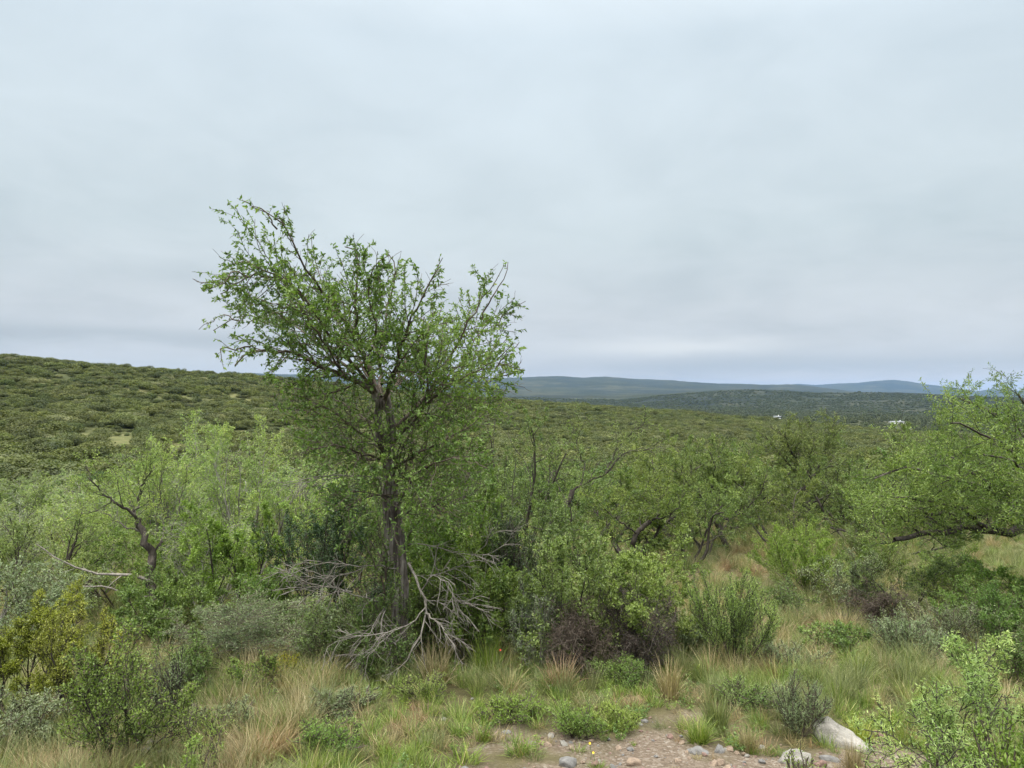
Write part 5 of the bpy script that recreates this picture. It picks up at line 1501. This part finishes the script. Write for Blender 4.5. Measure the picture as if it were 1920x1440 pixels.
for lab, px, py, w_, h_, dp, rot, mt, sd in (
        ('long pale weathered rock lying between the herb and the lime grass clump', 1570, 1392, 112, 62, 1.0, -0.75, 'white', 1),
        ('round cream white boulder on the stony verge at the bottom', 1487, 1428, 64, 40, 1.0, 0.1, 'white', 2),
        ('blue grey stone at the bottom edge, centre', 1065, 1436, 36, 26, 1.0, 0.4, 'grey', 3),
        ('tan stone at the bottom edge right of the blue grey stone', 1187, 1434, 28, 22, 1.0, 0.2, 'tan', 4),
        ('small bright white stone left of the cream boulder', 1427, 1404, 15, 11, 1.0, 0.7, 'white', 5),
        ('flat grey slab between the cream boulder and the bottom edge', 1556, 1425, 38, 13, 0.8, 0.1, 'grey', 6),
        ('pinkish stone below the flat grey slab', 1541, 1436, 20, 15, 1.0, 0.3, 'red', 7),
        ('flat pale grey stone among gravel left of a taller grey one', 1308, 1412, 38, 18, 1.0, 0.1, 'grey', 8),
        ('upright grey stone among gravel right of a flat pale one', 1349, 1410, 22, 22, 1.0, 0.9, 'grey', 9),
        ('light tan stone at the bottom edge below the upright grey one', 1351, 1434, 22, 16, 1.0, 0.4, 'tan', 10),
        ('reddish round stone right of the lime grass clump', 1645, 1380, 24, 18, 1.0, 0.4, 'red', 11),
        ('dark grey stone touching the reddish round stone', 1650, 1362, 20, 15, 1.0, 1.4, 'dark', 12),
        ('small tan stone at the left end of the bare verge', 978, 1399, 13, 12, 1.0, 0.4, 'tan', 13),
        ('small grey stone right of the small tan one', 998, 1394, 15, 9, 1.0, 0.2, 'grey', 14),
        ('small pale stone in a bare patch of the green turf', 832, 1350, 16, 11, 1.0, 0.2, 'white', 15),
        ('half buried pale stone in the green turf', 950, 1374, 18, 8, 1.0, 0.2, 'grey', 16),
        ('small pale stone at the bottom edge below the turf', 742, 1438, 16, 14, 1.0, 1.0, 'tan', 17),
        ('pale boulder at the foot of the shaggy bush, bottom left', 262, 1424, 56, 34, 1.0, 0.2, 'grey', 18),
        ('rounded grey boulder behind the pale one, bottom left', 292, 1400, 34, 28, 1.0, 0.9, 'grey', 19),
        ('small pale stone right of the cream boulder', 1618, 1420, 12, 9, 1.0, 0.2, 'tan', 20),
        ('pale slab half hidden in herbs behind the long rock', 1530, 1322, 40, 12, 1.0, 0.2, 'grey', 21),
        ('small cream stone in front of the dead tangle', 1200, 1360, 12, 8, 1.0, 0.6, 'white', 22)):
    q_ = hit(px, py)
    s_ = q_[1] / 1450.0
    o = obj('rock' if w_ > 34 else 'stone', stone_mesh('stone_mesh', ST[mt], sd, 4 if w_ > 50 else 3), None, (q_[0], q_[1], q_[2] + h_ * s_ * 0.10))
    o.scale = (w_ * s_ * 1.12, w_ * s_ * dp * (0.55 if sd == 1 else 0.85), h_ * s_ * 1.15)
    o.rotation_euler = (0.1, 0.12, rot)
    tag(o, lab, 'rock' if w_ > 34 else 'stone', 'stones on the verge')
gr = [stone_mesh('gravel_%d' % i, ST[k_], 60 + i, 1, 0.2, 5) for i, k_ in enumerate(('tan', 'grey', 'red', 'white', 'tan', 'red'))]
n = 14000
r = np.sqrt(rg.uniform(2.8 ** 2, 8.0 ** 2, n))
a = rg.uniform(-0.7, 0.7, n)
gx, gy = np.sin(a) * r, np.cos(a) * r
k_ = rg.random(n) < np.maximum(soil_mask(gx, gy), 0.04) * np.clip(fbm(gx / .5, gy / .5, 5, 3) * 2.4 - 0.4, 0.1, 1)
gx, gy = gx[k_], gy[k_]
n = len(gx)
s_ = 0.008 + 0.060 * rg.random(n) ** 6
gravel = scatter('gravel', gr, np.stack([gx, gy, G(gx, gy) + s_ * .15], 1), rg.uniform(-.4, 6, (n, 3)) * np.array((.1, .1, 1)), np.stack([s_ * 1.2, s_, s_ * .7], 1), rg.choice(6, n, p=[.25, .2, .25, .05, .15, .1]), 'gravel_source')

# ------------------------------------------------------------------ flowers
red = plain_mat('red_petal', (0.55, 0.07, 0.03), 0.6)
yel = plain_mat('yellow_petal', (0.72, 0.50, 0.02), 0.6)
stemm = plain_mat('flower_stem', (0.08, 0.13, 0.03), 0.7)


def flower_mesh(name, mat, r_, n_=5):
    V4_ = []
    for i in range(n_):
        a_ = i * 6.283 / n_
        d_ = np.array((math.cos(a_), math.sin(a_), 0.5))
        s__ = np.array((-math.sin(a_), math.cos(a_), 0))
        V4_.append([(0, 0, 0), d_ * r_ * .6 + s__ * r_ * .42, d_ * r_ + np.array((0, 0, -.1 * r_)), d_ * r_ * .6 - s__ * r_ * .42])
    V4_ = np.array(V4_)
    return mesh_np(name, V4_.reshape(-1, 3), np.arange(n_ * 4).reshape(n_, 4), mat)


q_ = hit(938, 1272)
fl = empty('red_flower', q_, 'single small red flower on a thin stem in the tall green grass', 'flower')
V_, F_ = tubes([(np.array([[(0, 0, 0), (0.01, 0, .12), (0.0, 0, .28)]], float), np.full((1, 3), .0025))], [5])
obj('flower_stem', mesh_np('red_stem', V_, F_, stemm), fl)
obj('petals', flower_mesh('red_petals', red, .012), fl, (0, 0, .28)).rotation_euler = (0.8, 0.3, 0)
for lab, px, py, hh_ in (('small yellow flower in the herb patch, upper of two', 1100, 1405, .14), ('yellow flower in the herb patch, lower and larger of two', 1106, 1414, .11)):
    q_ = hit(px, py)
    fl = empty('yellow_flower', q_ + np.array((0, -0.22, 0)), lab, 'flower', 'yellow flowers')
    V_, F_ = tubes([(np.array([[(0, 0, 0), (0.01, 0, hh_ * .5), (0.0, 0, hh_)]], float), np.full((1, 3), .0018))], [5])
    obj('flower_stem', mesh_np('yellow_stem', V_, F_, stemm), fl)
    obj('petals', flower_mesh('yellow_petals', yel, .009), fl, (0, 0, hh_)).rotation_euler = (0.9, 0.2, 0)

# ------------------------------------------------------------------ the two white houses in the valley
wht = plain_mat('white_render', (0.62, 0.62, 0.60), 0.8, 0.06, 0.5)
rof = plain_mat('pale_sheet_roof', (0.50, 0.52, 0.55), 0.6, 0.08, 0.6)
gls = plain_mat('dark_window', (0.03, 0.035, 0.04), 0.3, 0.1, 1.0)


def box_v(x0, x1, y0, y1, z0, z1):
    v = [(x, y, z) for z in (z0, z1) for y in (y0, y1) for x in (x0, x1)]
    f = [(0, 2, 3, 1), (4, 5, 7, 6), (0, 1, 5, 4), (2, 6, 7, 3), (0, 4, 6, 2), (1, 3, 7, 5)]
    return v, f


def boxes(name, lst, mat, parent):
    Vs, Fs = [], []
    for b_ in lst:
        v, f = box_v(*b_)
        Fs += [tuple(i + len(Vs) for i in q2) for q2 in f]
        Vs += v
    return obj(name, mesh_np(name, np.array(Vs, float), np.array(Fs), mat), parent)


def house(px, py, d_, w_, h_, lab, porch):
    x_h = (px - 960) / 1450 * d_
    z_h = W(px, py, d_)[2]
    t = empty('white_house', (x_h, d_, z_h), lab, 'house')
    boxes('wall', [(-w_ / 2, w_ * .28, 0, 7, -4, h_), (w_ * .283, w_ / 2, 1.5, 7, -4, h_ * .85)], wht, t)
    boxes('roof', [(-w_ / 2 - .4, w_ * .28 + .3, -.5, 7.4, h_ + .01, h_ + .3)], rof, t)
    boxes('chimney', [(w_ * .12, w_ * .2, 3, 3.9, h_ + .3, h_ + 1.1)], wht, t)
    for fx in (-.36, -.12, .12):
        boxes('window', [(w_ * fx, w_ * fx + .9, -.06, .02, h_ * .35, h_ * .72)], gls, t)
    boxes('door', [(w_ * .36, w_ * .36 + 1.0, 1.42, 1.52, 0, 2.0)], gls, t)
    if porch:
        boxes('porch_roof', [(-w_ / 2 - 2.2, -w_ / 2 - .42, -.5, 6, h_ * .8, h_ * .8 + .2)], rof, t)
        boxes('post', [(-w_ / 2 - 2.1, -w_ / 2 - 1.9, -.4, -.2, -3, h_ * .8 - .01)], wht, t)
    return t


house(1688, 797, 610, 9.5, 2.6, 'long white house with a flat pale roof in the valley at right', True)
house(1461, 785, 570, 3.8, 1.5, 'tiny white hut on the ridge left of the long white house', False)
